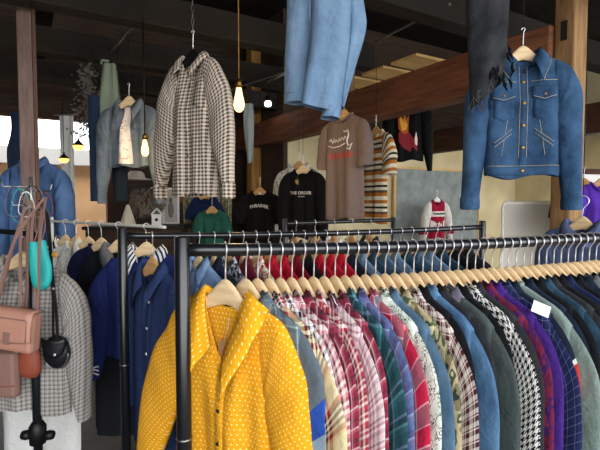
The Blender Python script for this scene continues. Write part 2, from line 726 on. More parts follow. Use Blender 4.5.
def top_garment(name, label, cat, loc, rz, mat, group=None, kind='shirt', sleeves=True, sleeve_mat=None, collar_mat=None,
                buttons=0, pocket=False, placket=True, L=.56, out=.0, wide=1.0, cuffs=False, cuff_w=.045, both=True, detail=1, pocket_mat=None,
                button_mat=None, band_mat=None, collar_kw=None, fwd=0.0, wob=.004, slT=None, loop=False, out_left=None, **kw):
    c = Cut(**kw)
    t = thing(name, label, cat, loc, rz, group)
    nu, nv = (27, 20) if detail else (19, 10)
    c.body(nu, nv).build('body', mat, t)
    if sleeves:
        for sg in ((1, -1) if both else (1,)):
            sl = c.sleeve(sg, L, wide, kind == 'tee', (out if sg > 0 or out_left is None else out_left), T=slT, NT_=26 if detail else 14, NK=18 if detail else 12, cuff_w=cuff_w, fwd=fwd, wob=wob).build('sleeve', sleeve_mat or mat, t)
            if cuffs and kind != 'tee':
                c.cuff().build('cuff', sleeve_mat or mat, sl)
    if kind == 'shirt':
        c.collar(**(collar_kw or {})).build('collar', collar_mat or mat, t, solid_t=.002)
        if placket:
            c.placket().build('placket', mat, t)
    elif kind in ('tee', 'sweater'):
        c.band().build('neckband', band_mat or mat, t)
    if loop:
        zn = float(zsh(0.02, c.Ws, c.z0))
        MB().tube([(-.012, .014, zn - .04), (-.008, .012, zn - .01), (.008, .012, zn - .01), (.012, .014, zn - .04)], .0015, 5).build('hanging_loop', BLACK_PLASTIC, t)
    if buttons:
        zt = float(c.top(np.array([0.]), True)[0]) - .035
        for i in range(buttons):
            c.button(0.0, zt - i * (zt - c.hem - .08) / max(1, buttons - 1), off=.0055).build('button', button_mat or PEARL, t)
    if pocket:
        c.patch(.095, c.z0 - .22, .105, .12, pointed=.015).build('pocket', pocket_mat or mat, t)
    return t, c
#@@SCENE
# ------------------------------------------------------------------ world and light
w = bpy.data.worlds.new('daylight')
SC.world = w
w.use_nodes = True
bg = w.node_tree.nodes['Background']
bg.inputs[0].default_value = (.95, .97, 1.0, 1)
bg.inputs[1].default_value = 2.6

SC.view_settings.view_transform = 'Standard'
SC.view_settings.look = 'None'
SC.view_settings.gamma = 1
SC.view_settings.exposure = 1.2
SC.view_settings.use_curve_mapping = False
SC.cycles.use_denoising = True
SC.cycles.max_bounces = 6
SC.cycles.diffuse_bounces = 4
SC.cycles.sample_clamp_indirect = 6


def portal(name, b0, b1, a, z0, z1, out):
    l = bpy.data.lights.new(name, 'AREA')
    l.shape = 'RECTANGLE'
    l.size, l.size_y = (b1 - b0), (z1 - z0)
    l.cycles.is_portal = True
    o = bpy.data.objects.new(name, l)
    COL.objects.link(o)
    o.location = rm((b0 + b1) / 2, a, (z0 + z1) / 2)
    # area lights shine along local -z: point it into the room
    d = AX * (-out)
    o.rotation_euler = d.to_track_quat('-Z', 'Y').to_euler()
    return o


# ------------------------------------------------------------------ building shell
M_FLOOR = wood('dark_floor_boards', '#2e2a28', '#4a4541', 3, (1, 1, 1), .7, .002)
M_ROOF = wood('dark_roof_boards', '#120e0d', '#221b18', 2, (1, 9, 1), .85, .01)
M_DARKWALL = wood('dark_wall_boards', '#2b211a', '#4a382b', 2.4, (1, 1, 10), .8, .006)
M_CREAM = wood('cream_wall_boards', '#d2c398', '#e0d4ae', 1.6, (1, 1, 1), .8, .001)
M_BEAM = wood('red_brown_beam', '#523021', '#86553a', 3.0, (1, 1, 9), .7, .008)
M_DARKBEAM = wood('dark_brown_beam', '#2e1a10', '#513221', 3.0, (1, 1, 6), .75, .006)
M_OLDPOST = wood('weathered_post', '#6d4b30', '#a58257', 3.2, (8, 8, 1), .75, .012)
M_TANPOST = wood('tan_post', '#93692f', '#c4914e', 3.2, (8, 8, 1), .7, .008)
M_GREYPOST = wood('grey_brown_post', '#5b4640', '#86706a', 3.2, (8, 8, 1), .8, .008)
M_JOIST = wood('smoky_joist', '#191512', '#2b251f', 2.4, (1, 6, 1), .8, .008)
M_PLANK = wood('pale_plank', '#d0a768', '#ecc98e', 2.4, (1, 5, 1), .7, .003)
M_TANWALL = wood('tan_render', '#b08a62', '#c29b72', 1.2, (1, 1, 1), .9, .002)
M_GREYBAND = solid('grey_eave', '#b9b6b2', .8)
M_CONC = solid('pale_concrete', '#b9b5ac', .9, bump=.004, bscale=20)


def rbox(name, b0, b1, a0, a1, z0, z1, mat, kind='structure', label=None, cat=None, parent=None, bevel=0.0):
    c = rm((b0 + b1) / 2, (a0 + a1) / 2, (z0 + z1) / 2)
    o = MB().box((0, 0, 0), (b1 - b0, a1 - a0, z1 - z0)).build(name, mat, parent, c, TH, smooth=False, bevel=bevel)
    if kind:
        o['kind'] = kind
    if label:
        tag(o, label, cat)
    return o


rbox('floor', -5.0, 8.0, -3.0, 8.6, -.12, 0, M_FLOOR)
rbox('ground', -16, 18, -16, -3.0, -.14, -.02, M_CONC)
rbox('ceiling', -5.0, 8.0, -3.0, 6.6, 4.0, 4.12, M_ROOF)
for i, (a0, a1, z0, z1) in enumerate(((3.3, 5.1, 0, 4.0), (-3.0, .6, 0, 4.0), (.6, 3.3, 0, .9), (.6, 3.3, 2.5, 4.0))):  # gap in this wall is an added, out-of-view opening to brighten the rear wall
    rbox('wall_right' if not i else 'wall_right.%03d' % i, 7.5, 7.62, a0, a1, z0, z1, M_CREAM)
rbox('wall_left', -4.6, -4.5, -3.0, 6.5, 0, 4.0, M_DARKWALL)
# rear cream wall, stepping forward of the dark rear wall
rbox('wall_rear', 2.86, 7.5, 5.0, 5.12, 0, 2.62, M_CREAM)
rbox('wall_upper', 2.86, 7.5, 5.0, 5.12, 2.62, 4.0, M_DARKWALL)
rbox('wall_step', 2.80, 2.88, 5.0, 6.3, 0, 4.0, M_DARKWALL)
# dark rear wall with the window opening
wb = [(-4.5, -2.4, 0, 4.0), (.98, 2.84, 0, 4.0), (-2.4, .98, 0, .9), (-2.4, .98, 2.66, 4.0)]
for i, (b0, b1, z0, z1) in enumerate(wb):
    rbox('wall_back' if not i else 'wall_back.%03d' % i, b0, b1, 6.2, 6.32, z0, z1, M_DARKWALL)
wf = thing('window_1', 'wide bright window opening with dark mullions at the left rear', 'window', rm(-.76, 6.2, .9), TH)
wf['kind'] = 'structure'
fb = MB()
for b in (-2.4, -1.62, -.84, -.02, .96):
    fb.box((b + .76, -.02, .88), (.07, .12, 1.76))
for z in (.02, 1.74):
    fb.box((.05, -.02, z), (3.38, .12, .06))
fb.build('window_frame', M_DARKBEAM, wf, smooth=False)
# the yard outside the window
rbox('wall_outside', -7, 3.6, 9.0, 9.2, 0, 2.28, M_TANWALL)
rbox('trim_1', -7, 3.6, 8.8, 9.2, 2.28, 2.55, M_GREYBAND)
rbox('ground', -9, 6, 6.33, 9.0, -.1, 0, M_CONC)

rbox('roof_beam', 2.67, 2.83, 1.58, 6.2, 2.37, 2.675, M_BEAM, label='long reddish-brown timber beam rising to the right over the racks', cat='beam', bevel=.012)
rbox('roof_beam', 4.92, 5.08, -2.9, 5.0, 2.33, 2.63, M_DARKBEAM, label='dark brown timber beam against the cream wall at the rear', cat='beam', bevel=.01)
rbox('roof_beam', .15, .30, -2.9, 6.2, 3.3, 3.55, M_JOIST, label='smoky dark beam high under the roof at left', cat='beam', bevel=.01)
rbox('timber_post', 2.70, 2.84, 1.455, 1.575, 0, 4.0, M_OLDPOST, label='weathered timber post behind the denim jacket', cat='post', bevel=.012)
rbox('timber_post', 2.68, 2.82, 3.60, 3.75, 2.675, 4.0, M_OLDPOST, label='short brown post standing on the long beam', cat='post', bevel=.01)
rbox('timber_post', 2.66, 2.83, 5.62, 5.78, 0, 4.0, M_TANPOST, label='tan timber post at the far end of the long beam', cat='post', bevel=.01)
for i, a in enumerate((1.0, 2.15, 3.2, 4.2, 5.2)):
    names = ['nearest roof joist crossing overhead', 'dark roof joist running up from the torn black sleeve', 'third dark roof joist crossing above the check shirt',
             'fourth dark roof joist crossing above the sage cloth', 'rearmost roof joist in the dark']
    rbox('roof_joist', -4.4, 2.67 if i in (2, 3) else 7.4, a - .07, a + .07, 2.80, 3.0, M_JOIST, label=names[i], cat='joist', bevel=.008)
for i, a in enumerate((3.02, 3.46, 3.90)):
    rbox('loft_board', 3.05, 3.95, a, a + .33, 2.94, 2.965, M_PLANK, kind=None, label=['pale loft board over the long beam, nearest of three', 'pale loft board over the long beam, middle of three', 'pale loft board over the long beam, farthest of three'][i], cat='board')
    bpy.context.scene.objects[-1]['group'] = 'loft boards'
for i in range(5):
    rbox('loft_plank', 5.15 + i * .42, 5.5 + i * .42, 0.2, 4.95, 2.64, 2.67, M_PLANK if i % 2 else M_OLDPOST, kind=None,
         label=['plank lying along the rear beam edge', 'pale plank second from the rear beam', 'weathered plank third from the rear beam', 'pale plank fourth from the rear beam', 'weathered plank farthest from the rear beam'][i], cat='plank')
    bpy.context.scene.objects[-1]['group'] = 'planks over the right side'
mq = rm(2.705, 1.515, 2.62)
slot = MB().box((0, 0, 0), (.02, .035, .11)).build('timber_post_slot', solid('dark_mortise', '#1c120b', .9), None, mq, TH, smooth=False)
slot['kind'] = 'structure'
gp = at(31, 203, 2.95)
o = MB().box((0, 0, 2.0), (.088, .088, 4.0)).build('timber_post', M_GREYPOST, None, (gp.x, gp.y, 0), .25, smooth=False, bevel=.008)
tag(o, 'grey-brown timber post behind the bag stand at left', 'post', kind='structure')

portal('daylight_front', -4.4, 7.4, -3.0, 0, 4.0, -1)
pr = portal('added_daylight_right', .6, 3.3, 0, .9, 2.5, 1)  # portal for the added opening, sends daylight onto the cream wall
pr.location = rm(7.5, 1.95, 1.7)
pr.rotation_euler = (-BX).to_track_quat('-Z', 'Y').to_euler()
portal('daylight_window', -2.4, .98, 6.2, .9, 2.66, 1)

# conduits
def conduit(label, p, q, r=.010, mat=STEEL, name='conduit'):
    o = MB().tube([p, q], r, 8).build(name, mat)
    return tag(o, label, 'pipe')


conduit('thin steel conduit slanting under the roof above the sage cloth', at(109, 54, 3.9), at(142, 16, 3.2), .012)
conduit('thin conduit running beneath the roof behind the denim shirt', at(224, 92, 4.4), at(366, 46, 4.2), .010)
conduit('second thin conduit above the short brown post', at(366, 46, 4.2), at(450, 4, 3.0), .010)
conduit('short pale pipe at top left under the roof', at(88, 18, 3.4), at(96, 3, 3.1), .008)
conduit('pale pipe angled above the big bulb', at(222, 94, 4.6), at(236, 88, 4.5), .012)
conduit('pale pipe angled beside the small spot lamp', at(267, 82, 4.6), at(285, 74, 4.5), .012)

# ------------------------------------------------------------------ rear wall things
g0, g1 = rm(4.62, 4.985, 0), rm(6.45, 4.985, 0)
bd = thing('notice_board', 'tall grey board standing against the cream wall', 'board', rm(5.52, 4.96, 0), TH)
t = NT('grey_board_face')
n1 = t.noise(t.obj(), 5, 5, .65)
mg = t.finish(t.ramp(n1, [(.3, '#77807f'), (.7, '#9aa3a2')], False), .8, .2, n1, .002)
MB().box((0, 0, 1.08), (1.86, .03, 2.12)).build('panel', mg, bd, smooth=False, bevel=.004)
fr = MB()
for x in (-.925, .925):
    fr.box((x, -.005, 1.08), (.03, .045, 2.14))
fr.box((0, -.005, 2.14), (1.88, .045, .03))
fr.build('board_frame', M_PLANK, bd, smooth=False)

# pale panel with rounded frame at the right rear
pp = at(527, 203, 4.5)
wbd = thing('whiteboard', 'pale board with rounded white frame beneath the denim jacket', 'board', (pp.x, pp.y, 0), math.radians(2))
MB().box((0, 0, 1.0), (.46, .02, 1.3)).build('panel', solid('pale_board', '#cfc8bd', .6), wbd, smooth=False, bevel=.02)
pts = []
for cx, cz, a0 in ((.205, 1.59, 0), (-.205, 1.59, 90), (-.205, .4, 180), (.205, .4, 270)):
    for k in range(6):
        a = math.radians(a0 + k * 18)
        pts.append((cx + .04 * math.cos(a), -.012, cz + .04 * math.sin(a)))
MB().tube(pts, .014, 8, closed=True).build('frame', solid('cream_frame', '#efe9dc', .4), wbd)
lg = MB()
for x in (-.2, .2):
    MB().box((x, 0, .18), (.03, .03, .36)).build('leg', STEEL, wbd, smooth=False)

# reddish sign on the dark wall
sp = rm(1.75, 6.17, 1.68)
sg_ = at(241, 195, 6.2)
o = MB().box((0, 0, 0), (.30, .03, .2)).build('wooden_sign', wood('orange_sign', '#8a4a26', '#a95d32', 3, (1, 1, 6)), None, rm(1.9, 6.17, sg_.z), TH, smooth=False, bevel=.006)
tag(o, 'orange-brown wooden sign low on the dark rear wall', 'sign')

# ------------------------------------------------------------------ racks
def rail_pt(P0, P1, t, sag):
    p = P0.lerp(P1, t)
    return p - Vector((0, 0, sag * 4 * t * (1 - t)))


def rail_t(P0, P1, px):
    k = (px - 300) / F_PX
    d = P1 - P0
    return (k * P0.y - P0.x) / (d.x - k * d.y)


def rack(label, P0, P1, sag, rr, pr, mat=BLACK_METAL, posts=(True, True), foot=.26, ring=None, caster=True, name='garment_rack', top=0.02, lower=True):
    d = (P1 - P0)
    d.z = 0
    rz = math.atan2(d.y, d.x)
    L = d.length
    t = thing(name, label, 'rack', (P0.x, P0.y, 0), rz)
    H = P0.z
    n = 25
    MB().tube([(L * i / (n - 1), 0, H + (P1.z - P0.z) * i / (n - 1) - sag * 4 * (i / (n - 1)) * (1 - i / (n - 1))) for i in range(n)], rr, 16).build('rail', mat, t)
    for i, x in enumerate((0, L)):
        if not posts[i]:
            continue
        MB().lathe([(pr, .09), (pr, H + rr + top - .004), (pr - .003, H + rr + top), (1e-5, H + rr + top)], 20, (x, 0, 0)).build('post', mat, t)
        if ring:
            MB().lathe([(pr + .0015, ring - .003), (pr + .0025, ring), (pr + .0015, ring + .003)], 20, (x, 0, 0)).build('joint_ring', STEEL, t)
        MB().box((x, 0, .09), (.045, foot * 2, .04)).build('foot', mat, t, smooth=False, bevel=.006)
        if caster:
            for sy in (-1, 1):
                cb = MB()
                cb.lathe([(.012, .068), (.012, .075)], 10, (x, sy * (foot - .04), 0))
                cb.lathe([(1e-5, -.012), (.028, -.012), (.033, -.006), (.033, .006), (.028, .012), (1e-5, .012)], 18, (x, sy * (foot - .04), .034), 'x')
                cb.build('caster', BLACK_PLASTIC, t)
    if lower:
        MB().tube([(0, 0, .12), (L, 0, .12)], .014, 10).build('lower_bar', mat, t)
    return t


ZR = EYE - .127
F0, F1 = Vector((-.318, 1.235, ZR)), Vector((1.36, 1.795, ZR + .004))
R0, R1 = Vector((-.685, 1.77, ZR)), Vector((.965, 2.43, ZR))
T0, T1 = Vector((-.09, 2.82, ZR)), Vector((.62, 3.05, ZR + .015))
L0, L1 = at(52, 226, 3.1), at(165, 224, 2.3)
L0.z = L1.z = EYE - .122
FS, RS = .014, .012
rack('black metal clothes rack in front, loaded with plaid and denim shirts', F0, F1, FS, .0175, .0205, ring=.985)
rack('black metal clothes rack standing behind the front rack', R0, R1, RS, .0125, .0175, ring=1.0)
rack('short far black rail seen above the middle of the rear rack', T0, T1, 0, .012, .015)
PALE = solid('pale_painted_metal', '#cfcfc6', .5)
rack('pale rail of the rack with navy and blue knitwear at left', L0, L1, 0, .008, .010, PALE, posts=(True, False), caster=False, foot=.02, lower=False)
ANG_F = math.degrees(math.atan2((F1 - F0).y, (F1 - F0).x))
ANG_R = math.degrees(math.atan2((R1 - R0).y, (R1 - R0).x))


# ------------------------------------------------------------------ fabrics
YEL = dots('yellow_dotted_cotton', '#e7a21b', '#f9df8a', .0135, .16)
RED_CREAM = tartan('cream_red_black_plaid', [(0, '#d9c79b'), (.30, '#c9a877'), (.36, '#8e1f2a'), (.46, '#d8c6a0'), (.52, '#1d1a20'), (.58, '#e6dcc8'), (.64, '#1d1a20'), (.70, '#e6dcc8'), (.76, '#1d1a20'), (.82, '#b03038'), (.9, '#e3d3b0')], .14)
GING_RED = tartan('red_black_gingham', [(0, '#a01f30'), (.3, '#e8dcd4'), (.5, '#201820'), (.8, '#e8dcd4')], .022)
BLUEGREY = tartan('blue_grey_plaid', [(0, '#6f7c86'), (.35, '#57656f'), (.5, '#a9bbb8'), (.56, '#6f7c86'), (.8, '#4a5965')], .075)
MONO_PINK = tartan('white_black_pink_plaid', [(0, '#ece4e4'), (.25, '#26222a'), (.42, '#e9dfe0'), (.55, '#b8375a'), (.75, '#ece4e4'), (.85, '#55505a')], .06)
PINKW = tartan('pink_white_plaid', [(0, '#c77a86'), (.2, '#e9dcd8'), (.42, '#8e3448'), (.6, '#e6d9d6'), (.8, '#5c2a38')], .05)
MAROONP = tartan('maroon_pink_plaid', [(0, '#84293e'), (.3, '#b3596c'), (.45, '#e6d4d4'), (.55, '#7d2a3e'), (.8, '#3a2630')], .05)
REDW = tartan('red_white_plaid', [(0, '#a63444'), (.3, '#ebe2de'), (.5, '#99303f'), (.7, '#e2cfcc'), (.85, '#5e2832')], .04)
PALEPINK = tartan('pale_pink_plaid', [(0, '#dfcbcc'), (.3, '#b08e9a'), (.5, '#ebe0de'), (.65, '#9c4560'), (.75, '#d8bfc4'), (.9, '#6d4a58')], .06)
MAR_STR = stripes('maroon_white_stripe', [(0, '#4e2434'), (.35, '#d8d0d4'), (.5, '#4e2434'), (.75, '#8d7480')], .022, 0)
TEAL = tartan('teal_plaid', [(0, '#22454d'), (.4, '#2c5b64'), (.6, '#5a8990'), (.7, '#1b353f'), (.9, '#6a7c98')], .08)
PURP_BLUE = tartan('violet_blue_plaid', [(0, '#5c6c9a'), (.4, '#7a6f9a'), (.6, '#9fb0cc'), (.7, '#4d4470')], .06)
REDGREY = tartan('red_grey_plaid', [(0, '#c22444'), (.42, '#c22444'), (.45, '#eec8cc'), (.48, '#77707a'), (.93, '#77707a'), (.95, '#eec8cc')], .11)
TOILE = blotch('green_white_print', [(0, '#d3dcd0'), (.47, '#5d7a66'), (.50, '#dbe2d8'), (.57, '#3f5a4c'), (.60, '#d3dcd0')], 22, 4)
CHAMB = denim('chambray_blue', '#54738f', '#7190ab')
SLATE = denim('slate_blue', '#47637d', '#637f98')
CAMO = blotch('olive_camouflage', [(0, '#30382b'), (.40, '#7d7554'), (.48, '#b7a984'), (.56, '#4c5a3e'), (.62, '#c7bd98')], 12, 2)
MARW = tartan('maroon_white_check', [(0, '#4c2026'), (.38, '#ddd3cb'), (.5, '#6b2f38'), (.62, '#ddd3cb')], .034)
DEN_BLUE = denim('mid_blue_denim', '#416186', '#628aae')
DEN_LIGHT = denim('light_blue_denim', '#5d7896', '#839fba', 5)
DEN_DARK = denim('dark_blue_denim', '#1f3d60', '#33597f', 5)
GREYGRN = plain('dark_grey_green', '#4a5452')
HOUND = tartan('black_white_houndstooth', [(0, '#16171a'), (.5, '#dedcd8')], .019, tw=.0095)
CHAR = plain('charcoal_knit', '#2e3033')
BLACKC = plain('black_cotton', '#17181b')
BLACKT = plain('black_tee_cotton', '#141414')
PURP = plain('purple_cotton', '#45287c')
REDPURP = blotch('red_purple_flannel', [(0, '#58203c'), (.42, '#6e2440'), (.52, '#44225a'), (.6, '#7a2a48')], 12, 3)
NAVYWIN = tartan('navy_windowpane', [(0, '#20284e'), (.86, '#8088ac'), (.92, '#20284e')], .026)
NAVY = plain('navy_cotton', '#1c2748')
NAVY2 = plain('dark_navy_twill', '#1e2738')
SAGE = plain('sage_grey_jersey', '#7f9089')
GREYC = plain('mid_grey_cotton', '#6d6f73')
BLUESHIRT = denim('sky_blue_oxford', '#7090b8', '#8eaace')
REDC = plain('bright_red_cotton', '#c01c34')
PRINT = blotch('grey_print', [(0, '#3b3f4c'), (.45, '#c9cad0'), (.52, '#5a5f6c'), (.6, '#1e2230')], 30, 3)
CREAMPRINT = blotch('cream_print', [(0, '#e9e2cf'), (.47, '#c94a52'), (.52, '#e9e2cf'), (.6, '#e3b64a')], 24, 3)
TEALD = denim('deep_teal_denim', '#233c4d', '#345366')
ROYAL = plain('royal_navy_knit', '#222c60')
WHITE = plain('white_cotton', '#dcdcd8', .05)
WHITE_STR = stripes('white_navy_stripe', [(0, '#e6e6e6'), (.55, '#232a4a')], .02, 0)
BW_STR = stripes('black_white_stripe', [(0, '#e0e0e0'), (.6, '#1a1a1c')], .03, 1)
NAVYBTN = plain('navy_oxford', '#2b3a60')
CHECKG = tartan('grey_small_check', [(0, '#b0aaa3'), (.55, '#504f50'), (.8, '#a39f9a'), (.9, '#6b6664')], .019, soft=.5)
CHECKB = tartan('brown_white_check', [(0, '#cbbcab'), (.5, '#453a34')], .018)
BROWN = plain('taupe_tee_cotton', '#75645c')
STRIPE_OR = stripes('multi_stripe', [(0, '#d9cfb4'), (.18, '#b06a2c'), (.34, '#5a4a3a'), (.46, '#d9cfb4'), (.6, '#2a2624'), (.7, '#d9cfb4'), (.84, '#a86428')], .17, 1)
GREENT = plain('teal_green_cotton', '#2b5f50')
OLIVEP = tartan('olive_grey_plaid', [(0, '#75755a'), (.3, '#b8b394'), (.45, '#33362e'), (.6, '#8d8a6c'), (.8, '#44463a')], .09)
DENJ = denim('indigo_denim', '#203854', '#426284', 6)
STITCH = solid('tan_stitching', '#b9a98a', .8)


# ------------------------------------------------------------------ front rail
def rail_world(P0, P1, px, sag):
    t_ = rail_t(P0, P1, px)
    return rail_pt(P0, P1, t_, sag)


BLUEPATCH = stripes('blue_grey_sleeve_blocks', [(0, '#8fa4b5'), (.58, '#2f55b0'), (.70, '#65727c')], .7)
# hook px, arm angle, fabric, name, category, label, short, options
FR = [
    (225, 33, YEL, 'shirt', 'shirt', 'bright yellow shirt with small pale dots, first on the front rail', 'yellow dotted shirt', dict(Ws=.205, out_left=.15, T=.028, Tb=.006, hem=-.80, dip=.19, neck=.075, fwd=.0, fold=.012, kf=2.6, flare=.06, buttons=5, out=.045, L=.62, collar_kw=dict(stand=.018, leaf=.070, point=.035, spread=.06, open_=.024), button_mat=DARK_BUTTON, slT=.026, wide=1.1, cuffs=True, flat=1.0)),
    (244, 42, BLUEGREY, 'shirt', 'shirt', 'blue-grey plaid shirt hanging right behind the yellow shirt', 'blue-grey plaid shirt', dict(Ws=.25, sleeve_mat=BLUEPATCH)),
    (258, 47, RED_CREAM, 'shirt', 'shirt', 'cream, red and black large-plaid flannel shirt with red gingham collar', 'cream and red plaid flannel', dict(Ws=.29, T=.012, collar_mat=GING_RED)),
    (272, 51, MONO_PINK, 'shirt', 'shirt', 'white, black and pink plaid shirt beside the cream flannel', 'white, black and pink plaid shirt', dict(Ws=.24)),
    (285, 54, PINKW, 'shirt', 'shirt', 'pink and white wide-check shirt, fifth on the front rail', 'pink and white check shirt', dict(Ws=.25)),
    (293, 56, MAROONP, 'shirt', 'shirt', 'maroon and pink plaid shirt next to the pink and white one', 'maroon and pink plaid shirt', dict(Ws=.25)),
    (303, 57.5, REDW, 'shirt', 'shirt', 'red and white fine plaid shirt left of the maroon-striped collar', 'red and white fine plaid shirt', dict(Ws=.245)),
    (313, 58.5, PALEPINK, 'shirt', 'shirt', 'pale pink plaid shirt with maroon striped collar', 'pale pink plaid shirt', dict(Ws=.262, collar_mat=MAR_STR)),
    (321, 59.3, MAROONP, 'shirt', 'shirt', 'dark pink plaid shirt squeezed left of the teal plaid shirt', 'dark pink plaid shirt', dict(Ws=.24)),
    (330, 60, TEAL, 'shirt', 'shirt', 'teal green plaid flannel shirt among the pink plaids', 'teal plaid flannel', dict(Ws=.262)),
    (338, 60, PURP_BLUE, 'shirt', 'shirt', 'violet and blue faded plaid shirt behind the teal one', 'violet and blue plaid shirt', dict(Ws=.25)),
    (348, 60, REDGREY, 'shirt', 'shirt', 'red and grey plaid shirt with thin white lines', 'red and grey plaid shirt', dict(Ws=.262)),
    (358, 60, TOILE, 'shirt', 'shirt', 'pale green and white printed shirt left of the chambray', 'green and white printed shirt', dict(Ws=.262)),
    (370, 60, SLATE, 'shirt', 'shirt', 'plain slate-blue chambray shirt in the middle of the front rail', 'slate-blue chambray shirt', dict(Ws=.27)),
    (380, 61, CAMO, 'shirt', 'shirt', 'olive camouflage shirt left of the maroon check shirt', 'olive camouflage shirt', dict(Ws=.258)),
    (402, 60, MARW, 'shirt', 'shirt', 'maroon and white small-check shirt in the middle of the front rail', 'maroon and white check shirt', dict(Ws=.275)),
    (412, 61, BLACKC, 'shirt', 'shirt', 'thin black shirt between maroon check and blue denim', 'thin black shirt', dict(Ws=.235)),
    (421, 60, DEN_BLUE, 'shirt', 'shirt', 'mid-blue denim shirt right of the maroon check shirt', 'mid-blue denim shirt', dict(Ws=.275)),
    (431, 61, CHAR, 'shirt', 'shirt', 'charcoal shirt between blue denim and grey-green shirt', 'charcoal shirt beside the denim', dict(Ws=.24)),
    (439, 60, GREYGRN, 'shirt', 'shirt', 'dark grey-green shirt left of the houndstooth jacket', 'dark grey-green shirt', dict(Ws=.275, collar_mat=plain('lilac_grey', '#6e6a7c'))),
    (449, 61, BLACKC, 'shirt', 'shirt', 'plain black shirt pressed against the houndstooth jacket', 'plain black shirt', dict(Ws=.235)),
    (458, 60, HOUND, 'jacket', 'jacket', 'black and white houndstooth jacket on the front rail', 'houndstooth jacket', dict(Ws=.275)),
    (468, 61, CHAR, 'cardigan', 'cardigan', 'charcoal cardigan right of the houndstooth jacket', 'charcoal cardigan', dict(Ws=.262)),
    (476, 61, REDPURP, 'shirt', 'shirt', 'dark red and purple flannel shirt left of the purple collar', 'red and purple flannel', dict(Ws=.26)),
    (482, 61, PURP, 'shirt', 'shirt', 'deep purple shirt left of the navy windowpane jacket', 'deep purple shirt', dict(Ws=.262)),
    (493, 60, NAVYWIN, 'jacket', 'jacket', 'navy jacket with thin pale windowpane check', 'navy windowpane jacket', dict(Ws=.285)),
    (503, 62, NAVY2, 'shirt', 'shirt', 'dark navy shirt with red and white sleeve blocks, left of the sage sweater', 'dark navy shirt with red sleeve blocks', dict(Ws=.262, sleeve_mat=stripes('red_white_sleeve_blocks', [(0, '#16181c'), (.56, '#e6e2de'), (.59, '#c2382e'), (.74, '#e6e2de'), (.76, '#1e2738')], .7))),
    (512, 60, SAGE, 'sweater', 'sweater', 'sage-grey sweater with a white tag near the right', 'sage-grey sweater', dict(Ws=.29)),
    (523, 62, NAVY2, 'jacket', 'jacket', 'dark navy jacket directly behind the sage-grey sweater', 'navy jacket behind the sage sweater', dict(Ws=.25)),
    (531, 62, BLACKC, 'jacket', 'jacket', 'black jacket second behind the sage-grey sweater', 'black jacket second behind the sage sweater', dict(Ws=.25)),
    (540, 62, TEALD, 'jacket', 'jacket', 'deep blue denim jacket third behind the sage-grey sweater', 'deep blue denim jacket', dict(Ws=.26)),
    (550, 62, CHAR, 'jacket', 'jacket', 'charcoal jacket right of the deep blue denim jacket', 'charcoal jacket at the right', dict(Ws=.26)),
    (561, 62, BLACKC, 'jacket', 'jacket', 'black jacket with a tall collar near the right edge', 'black tall-collared jacket', dict(Ws=.265)),
    (571, 62, NAVY, 'jacket', 'jacket', 'navy jacket near the right edge of the front rail', 'navy jacket near the right edge', dict(Ws=.26)),
    (582, 62, BLACKC, 'jacket', 'jacket', 'last but one black jacket at the right edge', 'last but one black jacket', dict(Ws=.26)),
    (597, 62, NAVY2, 'jacket', 'jacket', 'dark navy twill jacket left of the plain grey shirt, far right', 'dark navy twill jacket', dict(Ws=.255)),
    (598, 62, GREYC, 'shirt', 'shirt', 'plain grey shirt squeezed among dark jackets at far right', 'plain grey shirt', dict(Ws=.25)),
    (599, 62, BLACKC, 'jacket', 'jacket', 'black jacket just right of the plain grey shirt', 'black jacket right of the grey shirt', dict(Ws=.26)),
    (600, 62, TEALD, 'jacket', 'jacket', 'deep teal jacket third from the right end of the front rail', 'deep teal jacket at far right', dict(Ws=.255)),
    (601, 62, BLACKC, 'jacket', 'jacket', 'black jacket second from the right end of the front rail', 'black jacket second from the right end', dict(Ws=.26)),
    (594, 62, CHAR, 'jacket', 'jacket', 'charcoal jacket at the very right edge of the front rail', 'charcoal jacket at the very right edge', dict(Ws=.26)),
]
CUTS = {}
NF = len(FR)
TF0, TF1 = rail_t(F0, F1, FR[0][0]), rail_t(F0, F1, 597)
for i, (px, al, mat, nm, cat, label, short, op) in enumerate(FR):
    p = rail_pt(F0, F1, TF0 + (.034 * i + (.024 if i else 0)) / (F1 - F0).length, FS)
    al2 = al + RNG.uniform(-.5, .5) * (i > 0)
    nk_ = RNG.choice([.084, .092, .100])
    kw = dict(Ws=.26, T=.009, slT=.0095, flat=.42, t0=.0092, neck=nk_, collar_kw=dict(spread=.022, stand=.020, leaf=.062, point=.035), hem=-.72 - RNG.uniform(0, .08), fold=.0025, seed=100 + i, dip=.065, wob=.002)
    kw.update(op)
    if nm == 'sweater':
        kw['kind'] = 'sweater'
    rz = -math.radians(al2)
    build_hanger('light wooden hanger holding the ' + short, p, rz, math.radians(ANG_F - 90), .0175, group='wooden hangers on the front rail')
    t_, c_ = top_garment(nm, label, cat, p, rz, mat, 'clothes on the front rail', **kw)
    CUTS[px] = (t_, c_)

